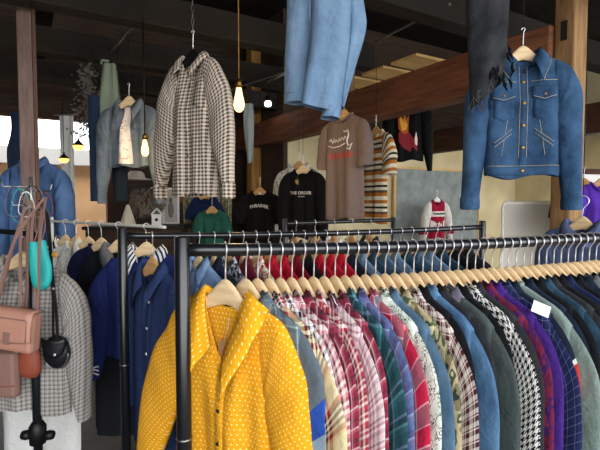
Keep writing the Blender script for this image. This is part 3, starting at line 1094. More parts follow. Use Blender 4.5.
# ------------------------------------------------------------------ rear rail
RR = [
    (152, 44, NAVYBTN, 'shirt', 'shirt', 'navy button-down shirt hanging between the two black posts', 'navy button-down shirt', dict(Ws=.205, T=.028, flat=1.0, t0=.0105, dip=.10, neck=.075, z0=-.092, fold=.008, buttons=6, hem=-.85, collar_kw=dict(open_=.015, leaf=.055, point=.035), slT=.035, pocket=False)),
    (199, 50, BLUESHIRT, 'shirt', 'shirt', 'sky-blue shirt on the rear rail behind the yellow shirt', 'sky-blue shirt', dict(Ws=.24, T=.02)),
    (214, 60, NAVY2, 'shirt', 'shirt', 'dark navy shirt on the rear rail right of the sky-blue one', 'dark navy shirt on the rear rail', dict(Ws=.23)),
    (229, 62, PRINT, 'shirt', 'shirt', 'dark grey printed shirt on the rear rail', 'dark grey printed shirt', dict(Ws=.23)),
    (243, 64, plain('wine_cotton', '#6b1a30'), 'shirt', 'shirt', 'wine-red shirt on the rear rail, left of the cream print', 'wine-red shirt', dict(Ws=.23)),
    (256, 64, CREAMPRINT, 'shirt', 'shirt', 'cream printed shirt on the rear rail among the reds', 'cream printed shirt', dict(Ws=.23)),
    (268, 66, REDC, 'shirt', 'shirt', 'red shirt on the rear rail just right of the cream print', 'red shirt right of the cream print', dict(Ws=.23)),
    (280, 66, REDC, 'shirt', 'shirt', 'red shirt, second right of the cream print on the rear rail', 'second red shirt right of the cream print', dict(Ws=.23)),
    (292, 66, plain('dark_red_cotton', '#7c1626'), 'shirt', 'shirt', 'darker red shirt between bright reds on the rear rail', 'darker red shirt', dict(Ws=.23)),
    (304, 66, BLACKC, 'shirt', 'shirt', 'black shirt between the red shirts on the rear rail', 'black shirt among the reds', dict(Ws=.23)),
    (315, 66, REDC, 'shirt', 'shirt', 'red shirt right of the black one on the rear rail', 'red shirt right of the black one', dict(Ws=.23)),
    (326, 66, REDC, 'shirt', 'shirt', 'red shirt, last but one of the reds on the rear rail', 'last but one red shirt', dict(Ws=.23)),
    (336, 66, REDC, 'shirt', 'shirt', 'red shirt at the right end of the red run', 'last red shirt of the run', dict(Ws=.23)),
    (347, 66, NAVY2, 'shirt', 'shirt', 'dark navy shirt right of the red run on the rear rail', 'dark navy shirt right of the reds', dict(Ws=.23)),
    (357, 66, DEN_LIGHT, 'shirt', 'shirt', 'light blue denim shirt, first denim on the rear rail', 'first light denim shirt', dict(Ws=.23)),
    (368, 66, TEALD, 'shirt', 'shirt', 'deep teal denim shirt on the rear rail left of pale denim', 'deep teal denim shirt', dict(Ws=.23)),
    (379, 66, SLATE, 'shirt', 'shirt', 'slate denim shirt third in the rear denim run', 'slate denim shirt', dict(Ws=.23)),
    (390, 66, DEN_LIGHT, 'shirt', 'shirt', 'pale denim shirt fourth in the rear denim run', 'fourth rear denim shirt', dict(Ws=.23)),
    (401, 66, TEALD, 'shirt', 'shirt', 'dark teal denim shirt fifth in the rear denim run', 'fifth rear denim shirt', dict(Ws=.23)),
    (412, 66, SLATE, 'shirt', 'shirt', 'slate denim shirt sixth in the rear denim run', 'sixth rear denim shirt', dict(Ws=.23)),
    (424, 66, DEN_LIGHT, 'shirt', 'shirt', 'pale denim shirt seventh in the rear denim run', 'seventh rear denim shirt', dict(Ws=.23)),
    (436, 66, TEALD, 'shirt', 'shirt', 'deep teal denim shirt at the right end of the denim run', 'last teal denim shirt', dict(Ws=.23)),
    (449, 66, BLACKC, 'jacket', 'jacket', 'black jacket near the right end of the rear rail', 'black jacket on the rear rail', dict(Ws=.23)),
    (462, 66, CHAR, 'jacket', 'jacket', 'charcoal jacket last on the rear rail', 'charcoal jacket last on the rear rail', dict(Ws=.23)),
]
for i, (px, al, mat, nm, cat, label, short, op) in enumerate(RR):
    p = rail_world(R0, R1, px, RS)
    rz = -math.radians(al)
    kw = dict(Ws=.23, T=.0095, slT=.0105, flat=.45, neck=.062, dip=.04, z0=-.084, collar_kw=dict(spread=.014, stand=.028, leaf=.05), t0=.0092, hem=-.75, fold=.0025, seed=300 + i, detail=0 if i > 1 else 1, wob=.002, placket=i < 2)
    kw.update(op)
    build_hanger('wooden hanger on the rear rail holding the ' + short, p, rz, math.radians(ANG_R - 90), .0125, MAPLE if i % 3 else MAPLE2, group='wooden hangers on the rear rail')
    top_garment(nm, label, cat, p, rz, mat, 'clothes on the rear rail', **kw)

# far rail: a few garments
for i, (px, mat, nm, lab) in enumerate([(296, CHAR, 'cardigan', 'charcoal cardigan first on the far rail'), (315, GREYC, 'shirt', 'grey shirt second on the far rail'), (334, WHITE, 'shirt', 'white shirt third on the far rail'),
                                        (352, GREYC, 'sweater', 'grey sweater fourth on the far rail'), (370, CHAR, 'jacket', 'charcoal jacket last on the far rail')]):
    p = rail_world(T0, T1, px, 0)
    build_hanger('wooden hanger on the far rail holding the ' + lab.split(' on the')[0], p, -math.radians(68), math.radians(-72), .012, MAPLE2, group='hangers on the far rail')
    top_garment(nm, lab, nm, p, -math.radians(68), mat, 'clothes on the far rail', detail=0, Ws=.245, T=.014, hem=-.7, seed=400 + i, kind='sweater' if nm == 'sweater' else 'shirt', placket=False)

# paper tags
def paper_tag(label, parent_frame, pts, mat, size, name='price_tag', string=True):
    t, c = parent_frame
    return None


M_KRAFT = solid('kraft_card', '#a98255', .9)
M_CARD = solid('white_card', '#e9ebec', .8)


def swing_tag(label, t, c, x, z, wd, ht, mat, tilt=0.0, off=.02):
    """A card tag hanging on a string at the garment's front."""
    loc = Matrix.Translation(t.location) @ Matrix.Rotation(t.rotation_euler[2], 4, 'Z') @ Vector(c.front(x, z, off))
    g = thing('price_tag', label, 'tag', loc, t.rotation_euler[2])
    R = Matrix.Rotation(tilt, 3, 'Y')
    MB().box((0, 0, -ht / 2 - .01), (wd, .0015, ht), None).build('card', mat, g, smooth=False, bevel=.0004)
    MB().tube([(0, 0, -.012), (.004, 0, .03), (.0, .004, .06)], .0007, 5).build('string', WHITE_PLASTIC, g)
    g.rotation_euler = (0, tilt, t.rotation_euler[2])
    return g


t_, c_ = CUTS[225]
swing_tag('brown card price tag hanging inside the yellow shirt collar', t_, c_, .0, -.245, .030, .05, M_KRAFT, .25, -.004)
t_, c_ = CUTS[512]
pt = at(541, 309, 1.335)
tg = MB().box((0, 0, 0), (.05, .002, .036), None).build('price_tag', M_CARD, None, pt, smooth=False)
tg.rotation_euler = (math.radians(-30), math.radians(22), math.radians(-14))
tag(tg, 'white card tag in front of the sage-grey sweater', 'tag')
# ------------------------------------------------------------------ garments hanging from the roof and walls
WIRE = solid('dark_wire', '#1c1a19', .5, .6)
CHAIN = solid('tarnished_chain', '#7a6f60', .4, 1.0)


def cord_up(parent, p, z1=2.82, r=.0018, mat=WIRE, chain=False, name='cord'):
    bpy.context.view_layer.update()
    inv = parent.matrix_world.inverted()
    if chain:
        mb = MB()
        n = int((z1 - p.z) / .03)
        for i in range(n):
            c = Vector((p.x, p.y, p.z + (i + .5) * (z1 - p.z) / n))
            pts = []
            for k in range(10):
                a = 2 * PI * k / 10
                q = (.006 * math.cos(a), .019 * math.sin(a))
                pts.append(c + (Vector((q[0], 0, q[1])) if i % 2 else Vector((0, q[0], q[1]))))
            mb.tube(pts, .0016, 5, closed=True)
    else:
        mb = MB().tube([p, (p.x, p.y, z1)], r, 6)
    mb.v = [tuple(inv @ Vector(v)) for v in mb.v]
    return mb.build(name, mat, parent)


def polyfill(cut, pts, mat, parent, name='print', off=.0045, n=9):
    """Flat printed shape laid on the garment front; pts are (x, z) outline around a centre."""
    P = np.array(pts, float)
    c = P.mean(0)
    rows = [P * f + c * (1 - f) for f in np.linspace(1, 0.02, 5)]
    G = np.stack([cut.front(r[:, 0], r[:, 1], off) for r in rows])
    return MB().grid(G, True).build(name, mat, parent)


def hung(px, py, d, rz, mat, name, label, cat, short, hanger_mat=None, half=.19, group=None, rail_r=.004, cord=None, z1=2.82, chain=False, **kw):
    """py is where the hanger's wooden crown sits in the view."""
    p = at(px, py, d) + Vector((0, 0, .082))
    rz = math.radians(rz)
    h = build_hanger(short, p, rz, rz, rail_r, hanger_mat or MAPLE2, half=min(half, kw.get('Ws', .25) - .06), group=group or 'hangers holding clothes up under the roof')
    kw.setdefault('loop', True)
    if cord:
        cord_up(h, p + Vector((0, 0, .004)), z1, chain=chain, mat=CHAIN if chain else WIRE, name='chain' if chain else 'cord')
    return top_garment(name, label, cat, p, rz, mat, None, **kw)


# small check shirt on a chain
t_, c_ = hung(193, 49, 2.3, -30, CHECKB, 'shirt', 'brown and white small-check shirt hanging high on a chain', 'shirt', 'dark hanger with a chain inside the high check shirt', BLACK_PLASTIC,
              cord='thin', half=.15, chain=True, Ws=.152, T=.05, hem=-.80, fold=.018, flare=.42, dip=.11, neck=.068, seed=21, L=.60, slT=.04, out=.05, out_left=.075, wob=.01, pocket=True, cuffs=True, buttons=5,
              button_mat=DARK_BUTTON, collar_kw=dict(open_=.03, leaf=.04, point=.02, stand=.02), wide=1.1, kf=2.4)
# denim jacket
t_, c_ = hung(523, 46, 2.38, -14, DENJ, 'denim_jacket', 'indigo denim jacket with contrast stitching hanging before the timber post', 'jacket', 'wooden hanger holding the indigo denim jacket', MAPLE,
              cord='thin wire holding up the indigo denim jacket', Ws=.222, T=.05, hem=-.745, fold=.010, flare=.0, dip=.10, neck=.075, seed=5, L=.66, slT=.045, out=.0, cuff_w=.09, collar_kw=dict(open_=.035, leaf=.075, point=.05, spread=.045), wide=1.15, kf=1.6)
for sx in (-1, 1):
    fl = c_.patch(sx * .095, -.325, .115, .055, .008, .02).build('pocket_flap', DENJ, t_)
    c_.button(sx * .095, -.34, .006, .010).build('button', BRASS, fl)
    c_.patch(sx * .092, -.395, .095, .11, .004, .02).build('pocket', DENJ, t_)
    # slanted welt pocket
    P = np.zeros((3, 9, 3))
    for i, o_ in enumerate((-.010, 0, .010)):
        xs = np.linspace(.055, .135, 9)
        zs = np.linspace(-.52, -.585, 9) + o_
        P[i] = c_.front(sx * xs, zs, .005)
    MB().grid(P).build('welt_pocket', DENJ, t_)
    for o_ in (-.011, .011):
        xs = np.linspace(.053, .137, 12)
        MB().tube(c_.front(sx * xs, np.linspace(-.518, -.587, 12) + o_, .006).tolist(), .0011, 5).build('stitching', STITCH, t_)
    for o_ in (.018, .155):
        if o_ < .1:
            MB().tube(c_.front(np.full(20, sx * o_), np.linspace(-.19, -.65, 20), .006).tolist(), .0010, 5).build('stitching', STITCH, t_)
        else:
            MB().tube(c_.front(sx * np.linspace(.05, .10, 20), np.linspace(-.30, -.64, 20), .003).tolist(), .0010, 5).build('stitching', STITCH, t_)
    xs = np.linspace(.035, .155, 14)
    MB().tube(c_.front(sx * xs, np.full(14, -.268), .003).tolist(), .0012, 5).build('stitching', STITCH, t_)
    xs = np.linspace(.042, .148, 14)
    MB().tube(c_.front(sx * xs, -.345 - .018 * (1 - np.abs(xs - .095) / .055), .009).tolist(), .0012, 5).build('stitching', STITCH, t_)
for o in list(t_.children):
    if o.name.startswith('collar'):
        n_ = len(o.data.vertices) // 5
        ed = [o.data.vertices[4 * n_ + k].co.copy() for k in range(n_)]
        up = [o.data.vertices[3 * n_ + k].co.copy() for k in range(n_)]
        pts = [e * .9 + u_ * .1 + Vector((0, -.003 if k > n_ * .55 or k < n_ * .45 else .003, 0)) for k, (e, u_) in enumerate(zip(ed, up))]
        MB().tube(pts, .0012, 5).build('stitching', STITCH, o)
P = np.zeros((4, 29, 3))
for i, (z, o_) in enumerate(((-.695, .002), (-.697, .006), (-.738, .006), (-.74, .002))):
    P[i] = c_.front(np.linspace(-.176, .176, 29), np.full(29, z), o_)
MB().grid(P).build('waistband', DENJ, t_)
MB().tube(c_.front(np.linspace(-.174, .174, 29), np.full(29, -.692), .004).tolist(), .0012, 5).build('stitching', STITCH, t_)
for z in (-.27, -.38, -.49, -.60, -.717):
    c_.button(0, z, .0085, .009).build('button', BRASS, t_)
for o in list(t_.children):
    if o.name.startswith('sleeve'):
        sg = 1 if o.data.vertices[8].co.x > 0 else -1
        c_.sleeve(sg, .66, 1.15, False, .0, T=.045, cuff_w=.09)
        c_.cuff(.05).build('cuff', DENJ, o)

# light denim shirt cut by the top of the view
t_, c_ = hung(309, -68, 1.9, -50, DEN_LIGHT, 'denim_shirt', 'light blue denim shirt hanging from the roof above the taupe tee', 'shirt', 'hanger inside the light blue denim shirt, up in the roof', None,
              cord='cord from the roof to the light blue denim shirt', z1=4.0, Ws=.24, T=.05, hem=-.79, fold=.016, flare=.04, seed=9, L=.70, slT=.062, out=.03, wide=1.7, cuffs=False, pocket=True, buttons=6, cuff_w_=0) if False else (None, None)
tD = thing('denim_shirt', 'light blue denim shirt hanging from the roof above the taupe tee', 'shirt', at(312, 0, 1.9), 0)
lb = lambda px, py: ((px - 312) / 460 * 1.9, (0 - py) / 460 * 1.9)


def loft2(O, I, B, n=30, K=20, yoff=(0, 0), seed=0, amp=.004, rip=12):
    """Closed cloth tube between two edge curves in the local xz plane."""
    r = np.random.RandomState(seed)
    Oc, Ic = catmull(O, n), catmull(I, n)
    Bc = catmull([(b, 0) for b in B], n)[:, 0]
    C, D = (Oc + Ic) / 2, (Oc - Ic) / 2
    tt = np.linspace(0, 1, n)
    ph = r.uniform(0, 6.28, 6)
    P = np.zeros((n, K + 1, 3))
    UV = np.zeros((n, K + 1, 2))
    for k in range(K + 1):
        a = 2 * PI * k / K
        ca, sa = math.cos(a), math.sin(a)
        P[:, k, 0] = C[:, 0] + D[:, 0] * ca
        P[:, k, 2] = C[:, 1] + D[:, 1] * ca
        P[:, k, 1] = -np.sign(sa) * abs(sa) ** .8 * Bc * (1 + .12 * np.sin(tt * rip + ph[0] + 2 * ca)) + amp * np.sin(5 * ca + ph[1] + 3 * tt) * np.sign(sa) + yoff[0] + (yoff[1] - yoff[0]) * tt
        w = np.linalg.norm(D, axis=1)
        UV[:, k, 0] = w * (1 - ca)
        UV[:, k, 1] = -tt * np.linalg.norm(Oc[-1] - Oc[0])
    return MB().grid(P, uvs=UV)


E = lambda pts: [lb(*p) for p in pts]
loft2(E([(325, -110), (330, -60), (330, 0), (331, 50), (332, 98)]), E([(292, -110), (286, -60), (287, 0), (285, 50), (284, 97)]), [.03, .05, .045, .04, .04], yoff=(.05, .05), seed=1, amp=.008).build('body', DEN_LIGHT, tD)
sl = loft2(E([(340, -100), (350, -50), (350, 0), (348, 45), (343, 85), (340, 113)]), E([(318, -100), (314, -50), (312, 0), (309, 40), (305, 75), (302, 103)]), [.04, .06, .055, .05, .045, .04], yoff=(-.02, -.04), seed=2, amp=.008, rip=9).build('sleeve', DEN_LIGHT, tD)
loft2(E([(339.5, 106), (339, 113), (338.5, 117)]), E([(324, 106), (321, 113), (320, 116)]), [.046, .047, .046], n=8, yoff=(-.04, -.04), seed=2).build('cuff', DEN_LIGHT, sl)
loft2(E([(352, -60), (357, -25), (364, 10), (365, 30), (356, 62), (344, 104)]), E([(335, -60), (337, -25), (343, 5), (346, 30), (342, 60), (337, 100)]), [.03, .045, .05, .05, .04, .02], yoff=(.01, .01), seed=3, amp=.006).build('sleeve', DEN_LIGHT, tD)
MB().tube([at(312, 0, 1.9) - tD.location + Vector((x, -.036 + .02 * (x < -.05), z)) for x, z in E([(309, -100), (309, -40), (309, 0), (311, 45), (307, 85)])], .003, 6).build('seam', DEN_LIGHT, tD)
MB().tube([Vector((x, .008, z)) for x, z in E([(286, 88), (300, 89), (306, 89)])], .002, 6).build('seam', DEN_LIGHT, tD)
cord_up(tD, tD.location + Vector((.0, .02, .44)), 4.0)

# torn black trousers at the top
tK = thing('trousers', 'torn black trousers hanging from the roof with frayed hems', 'trousers', at(485, 0, 1.75), 0)
kb = lambda px, py: ((px - 485) / 460 * 1.75, (0 - py) / 460 * 1.75)
E = lambda pts: [kb(*p) for p in pts]
TORN = denim('faded_black_denim', '#1b1c1f', '#3a3b3f', 8)
TORN2 = plain('black_lining', '#0d0d0f')
loft2(E([(506, -130), (506, -60), (504, 0), (502, 35), (501, 62), (496, 84)]), E([(464, -130), (463, -60), (464, 0), (465, 40), (467, 70), (469, 108)]), [.04, .055, .05, .045, .04, .035], yoff=(-.03, -.04), seed=4, amp=.006).build('leg', TORN, tK)
loft2(E([(512, -130), (510, -60), (509, 0), (508, 30), (507, 55), (506, 70)]), E([(484, -130), (484, -60), (485, 0), (486, 40), (487, 70), (488, 84)]), [.04, .05, .05, .045, .04, .035], yoff=(.04, .03), seed=5, amp=.006).build('leg', TORN, tK)
loft2(E([(512, -150), (512, -140), (511, -126)]), E([(463, -150), (463, -140), (463, -126)]), [.055, .06, .06], n=10, yoff=(0, 0)).build('waistband', TORN, tK)
r_ = np.random.RandomState(3)
fr = MB()
for i in range(60):
    f = r_.uniform(0, 1)
    x, z = kb(468 + 28 * f, 104 - 30 * f + r_.uniform(-3, 3))
    y = -.04 + r_.uniform(-.035, .03)
    pts = [(x, y, z + .02)]
    for k in range(3):
        pts.append((pts[-1][0] + r_.uniform(-.008, .008), pts[-1][1] + r_.uniform(-.005, .005), pts[-1][2] - r_.uniform(.006, .016)))
    fr.tube(pts, .0014, 4)
for i in range(40):
    x, z = kb(469 + r_.uniform(0, 14), 108 - r_.uniform(0, 14))
    fr.tube([(x, -.06, z), (x + r_.uniform(-.006, .006), -.07, z - r_.uniform(.008, .02))], .0011, 4)
fr.build('frayed_hem', solid('grey_frayed_threads', '#4c4d50', .9), tK, kind='stuff')
rg = MB()
for i in range(14):
    f = r_.uniform(0, 1)
    x, z = kb(484 + 18 * f + r_.uniform(-3, 3), 48 + 36 * r_.uniform(0, 1))
    rg.tube([(x, -.075, z), (x + r_.uniform(-.012, .012), -.082, z - .02), (x + r_.uniform(-.02, .02), -.074, z - .04)], [.002, .006, .001], 5)
rg.build('torn_patch', TORN2, tK, kind='stuff')
cord_up(tK, tK.location + Vector((0, 0, .55)), 4.0)

# taupe tee
t_, c_ = hung(344, 109, 3.2, -50, BROWN, 'tee_shirt', 'taupe oversized tee with white script and red lettering, hanging under the beam', 'tee shirt', 'wooden hanger holding the taupe oversized tee', None,
              cord='thin cord from the beam to the taupe tee', z1=2.82, kind='tee', Ws=.215, T=.035, hem=-.84, fold=.016, flare=.03, seed=31, L=.28, slT=.035, out=-.05, kf=2.2, dip=.05, neck=.075)
WINK = solid('white_print_ink', '#e6ded8', .8)
RINK = solid('faded_red_print_ink', '#a8473f', .8)
# script flourish (white) and a red line of lettering below
MB().tube(c_.front(np.array([-.10, -.085, -.07, -.06, -.05, -.04, -.025, -.01, 0, .012, .03, .045, .055]), np.array([-.30, -.285, -.315, -.285, -.31, -.29, -.31, -.285, -.305, -.28, -.30, -.275, -.29]), .006).tolist(), .006, 6).build('lettering', WINK, t_)
MB().tube(c_.front(np.array([-.11, -.06, 0, .05]), np.array([-.33, -.345, -.34, -.325]), .006).tolist(), .004, 6).build('lettering', WINK, t_)
MB().tube(c_.front(np.array([.02, .045, .07, .085, .075, .09, .115, .10, .08]), np.array([-.235, -.245, -.235, -.27, -.31, -.345, -.33, -.37, -.36]), .006).tolist(), .005, 6).build('lettering', WINK, t_)
text_mesh(c_, 'NEW YORK', .052, .0, -.40, RINK, t_) if False else None
for k in range(7):
    x = -.10 + k * .033
    polyfill(c_, [(x, -.385), (x + .022, -.382), (x + .024, -.42), (x + .002, -.425)], RINK, t_, 'lettering')
# multi stripe shirt
hung(376, 126, 3.75, -60, STRIPE_OR, 'shirt', 'cream, orange and brown striped shirt right of the taupe tee', 'shirt', 'wooden hanger holding the orange striped shirt', None,
     cord='thin cord from the roof to the striped shirt', Ws=.18, T=.03, hem=-.86, fold=.012, seed=33, L=.3, kind='tee', slT=.04, out=-.04, kf=2)
# black flame sweatshirt
t_, c_ = hung(408, 97, 4.55, -8, BLACKT, 'sweatshirt', 'black long-sleeved top with yellow and red flame print behind the beam', 'sweatshirt', 'hanger of the black flame-print top, behind the beam', None,
              cord='thin cord above the black flame-print top', z1=2.82, kind='sweater', Ws=.195, T=.05, hem=-.70, fold=.010, seed=41, L=.62, slT=.05, band_mat=BLACKT)
INK_Y = solid('yellow_print_ink', '#e5a93a', .8)
INK_O = solid('orange_print_ink', '#b9561f', .8)
INK_R = solid('red_print_ink', '#86192a', .8)
polyfill(c_, [(-.10, -.30), (-.07, -.24), (-.06, -.32), (-.03, -.22), (-.01, -.30), (.01, -.26), (.0, -.38), (.0, -.44), (-.05, -.45), (-.09, -.40)], INK_O, t_, off=.006)
polyfill(c_, [(-.085, -.31), (-.07, -.27), (-.055, -.34), (-.035, -.27), (-.02, -.34), (-.005, -.36), (-.02, -.41), (-.06, -.42)], INK_Y, t_, off=.009)
polyfill(c_, [(-.09, -.43), (-.04, -.44), (.0, -.42), (.05, -.50), (.08, -.54), (.09, -.61), (.02, -.62), (-.05, -.58), (-.09, -.52)], INK_R, t_, off=.006)
polyfill(c_, [(.06, -.50), (.075, -.43), (.09, -.50), (.088, -.56), (.065, -.55)], solid('pale_pink_ink', '#e8c9b8', .8), t_, off=.009)
polyfill(c_, [(.06, -.20), (.09, -.16), (.10, -.20), (.13, -.23), (.10, -.24), (.08, -.22)], solid('grey_print_ink', '#9a9a9c', .8), t_, off=.006)
# black tee with arched white lettering
t_, c_ = hung(260, 187, 4.4, -10, BLACKT, 'tee_shirt', 'black tee with arched white lettering on the chest, before the tan post', 'tee shirt', 'wooden hanger holding the arched-lettering black tee', None,
              cord='thin cord above the arched-lettering tee', kind='tee', Ws=.185, T=.045, hem=-.70, fold=.010, seed=43, L=.24, slT=.045, band_mat=BLACKT)
text_mesh(c_, 'THRASHER', .042, .0, -.26, WINK, t_, arch=2.2, bold=.001, squash=.9)
polyfill(c_, [(-.012, -.145), (.0, -.125), (.014, -.14), (.016, -.155), (-.012, -.155)], WINK, t_, 'neck_label', off=.004)
# white patterned shirt with black long-sleeve in front
hung(299, 161, 4.35, -22, blotch('white_grey_print', [(0, '#d8d6cc'), (.56, '#8d9088'), (.62, '#d8d6cc')], 18, 3), 'shirt', 'white shirt with grey print showing behind the black lettered top', 'shirt', 'wooden hanger of the white printed shirt', None,
     cord='thin cord above the white printed shirt', Ws=.215, T=.04, hem=-.75, fold=.01, seed=45, L=.6, slT=.045)
t_, c_ = hung(303, 165, 4.0, -16, BLACKT, 'sweatshirt', 'black long-sleeved top with a short pale line of lettering and a hanging tag', 'sweatshirt', 'wooden hanger holding the black lettered top', MAPLE,
              cord='thin cord above the black lettered top', kind='sweater', Ws=.175, T=.045, hem=-.72, fold=.01, seed=47, L=.60, slT=.045, band_mat=BLACKT)
text_mesh(c_, 'THE ORDER', .036, -.01, -.325, WINK, t_, bold=.0006)
polyfill(c_, [(-.03, -.35), (.03, -.35), (.03, -.36), (-.03, -.36)], solid('grey_ink', '#8a8884', .8), t_)
swing_tag('small kraft tag on the chest of the black lettered top', t_, c_, -.045, -.20, .03, .05, M_KRAFT, .05, .012)
# olive plaid, navy tee and teal green tee under the check shirt
hung(207, 170, 4.95, -6, OLIVEP, 'shirt', 'olive and grey plaid shirt hanging below the check shirt', 'shirt', 'wooden hanger of the olive plaid shirt', None, cord='thin cord above the olive plaid shirt',
     Ws=.215, T=.04, hem=-.74, fold=.012, seed=51, L=.6, slT=.045, kf=2)
hung(205, 192, 4.7, -8, NAVY, 'tee_shirt', 'plain navy tee between the olive plaid and teal green tee', 'tee shirt', 'hanger of the plain navy tee', None, cord='thin cord above the plain navy tee',
     kind='tee', Ws=.13, T=.035, hem=-.6, fold=.01, seed=53, L=.2, slT=.035)
hung(212, 206, 4.5, -6, GREENT, 'tee_shirt', 'teal green tee just above the front rail end', 'tee shirt', 'wooden hanger holding the teal green tee', None, cord='thin cord above the teal green tee',
     kind='tee', Ws=.155, T=.04, hem=-.62, fold=.01, seed=55, L=.22, slT=.04, out=-.04)
# far denim jacket over a white tee
t_, c_ = hung(129, 96, 3.3, -10, denim('smoky_denim', '#565f68', '#747d84', 6), 'denim_jacket', 'smoky blue denim jacket hanging open near the left window', 'jacket', 'wooden hanger holding the smoky denim jacket', MAPLE,
              cord='thin cord above the smoky denim jacket', Ws=.205, T=.045, hem=-.58, fold=.012, seed=61, L=.60, slT=.045, collar_kw=dict(open_=.04, leaf=.06, point=.04), dip=.10, cuffs=True)
for sx in (-1, 1):
    c_.patch(sx * .09, -.30, .08, .045, .006, .015).build('pocket_flap', t_.children[0].data.materials[0], t_)
M_IN = blotch('pink_print_white_tee', [(0, '#e3d9cd'), (.56, '#c98f80'), (.6, '#e3d9cd')], 20, 2)
P = np.zeros((14, 7, 3))
for i in range(14):
    z = -.165 - .40 * i / 13
    ww = .022 + .03 * i / 13
    P[i] = c_.front(np.linspace(-ww, ww, 7), np.full(7, z), .008)
MB().grid(P, uvs=P[:, :, [0, 2]]).build('inner_tee', M_IN, t_)
# dark shorts, navy trousers and blue-grey top beneath
def leg_pair(name, label, cat, px, py0, py1, d, w, mat, rz=0, gap=.0, T=.035, legs=2):
    t = thing(name, label, cat, at(px, py0, d), math.radians(rz))
    h = (py1 - py0) / 460 * d
    for s_ in ((-1, 1) if legs == 2 else (0,)):
        x0 = s_ * w / 4
        hw = w / 4 - gap if legs == 2 else w / 2
        loft2([(x0 + hw, 0), (x0 + hw * 1.0, -h * .4), (x0 + hw * .95, -h)], [(x0 - hw, 0), (x0 - hw, -h * .4), (x0 - hw * .95, -h)], [T, T, T * .9], n=18, K=16, seed=int(px) + s_).build('leg', mat, t)
    loft2([(w / 2, .03), (w / 2, .0)], [(-w / 2, .03), (-w / 2, .0)], [T * 1.02, T * 1.05], n=4, K=16).build('waistband', mat, t)
    return t


tN = leg_pair('trousers', 'navy trousers hanging long and narrow left of the smoky denim jacket', 'trousers', 94, 100, 200, 3.5, .085, plain('dusty_navy', '#27364a'), legs=1)
cord_up(tN, at(94, 100, 3.5) + Vector((0, 0, .03)), 2.82)
tH = leg_pair('shorts', 'dark shorts hanging just below the smoky denim jacket', 'shorts', 120, 163, 201, 3.5, .115, plain('dark_slate', '#20282f'), legs=1)
cord_up(tH, at(120, 163, 3.5) + Vector((0, 0, .03)), 2.82)
tS = thing('scarf', 'sage green scarf draped from the roof left of the smoky denim jacket', 'scarf', at(109, 64, 3.55), 0)
loft2([(.05, .0), (.075, -.25), (.085, -.5), (.02, -.75)], [(-.05, 0), (-.085, -.3), (-.07, -.6), (-.06, -.8)], [.03, .045, .04, .03], seed=8, amp=.014).build('cloth', plain('sage_cloth', '#7f8a78'), tS)
MB().tube([(0, 0, .02), (-.05, 0, .03), (-.06, 0, 0)], .01, 6).build('knot', plain('sage_cloth_knot', '#7f8a78'), tS)
cord_up(tS, at(109, 64, 3.55) + Vector((0, 0, .02)), 2.82)
tP = thing('garment_bag', 'pale grey sheer garment bag hanging right of the big bulb', 'garment bag', at(249, 104, 4.3), 0)
loft2([(.04, 0), (.045, -.25), (.03, -.53)], [(-.045, 0), (-.05, -.2), (-.015, -.55)], [.03, .035, .02], seed=18, amp=.01).build('cloth', plain('grey_sheer', '#8f999c'), tP)
cord_up(tP, at(249, 104, 4.3), 2.82)

# dried plant bunch
tB = thing('dried_plant', 'bunch of dried pale leaves hanging by the window', 'plant', at(88, 66, 3.8), 0)
MB().tube([(0, 0, .0), (.01, 0, -.15), (0, 0, -.5)], .004, 6).build('stem', M_TANPOST, tB)
cord_up(tB, tB.location.copy(), 2.82)
lf = MB()
r_ = np.random.RandomState(5)
for i in range(420):
    a, q = r_.uniform(0, 6.28), abs(r_.normal(0, .055))
    z = -r_.uniform(0, .58)
    c = Vector((q * math.cos(a) * (1 + .6 * (z < -.3)), q * math.sin(a), z))
    R = Euler((r_.uniform(0, 3), r_.uniform(0, 3), r_.uniform(0, 3))).to_matrix()
    s_ = r_.uniform(.012, .028)
    if i % 3 == 0:
        lf.tube([Vector((0, 0, min(0, z + .14))), c * .6 + Vector((0, 0, z * .4 + .02)), c], .0012, 4, cap=False)
    lf.add([c + R @ Vector(v) * s_ for v in ((0, -1, 0), (.45, 0, .1), (0, 1, 0), (-.45, 0, .1))], [(0, 1, 2, 3)])
tB.location.z += 0
lf.build('leaves', plain('dry_leaf', '#76746c', .3), tB, kind='stuff')

# ------------------------------------------------------------------ lamps
GLOW = emit('warm_filament', '#ffcf6b', 14)
AMBER = emit('amber_glass_glow', '#ffb04a', 2.2)
tg_ = NT('bulb_glass')
tg_.b.inputs['Transmission Weight'].default_value = 1
tg_.b.inputs['IOR'].default_value = 1.05
BULB = emit('warm_bulb_envelope', '#ffd27a', 2.0)


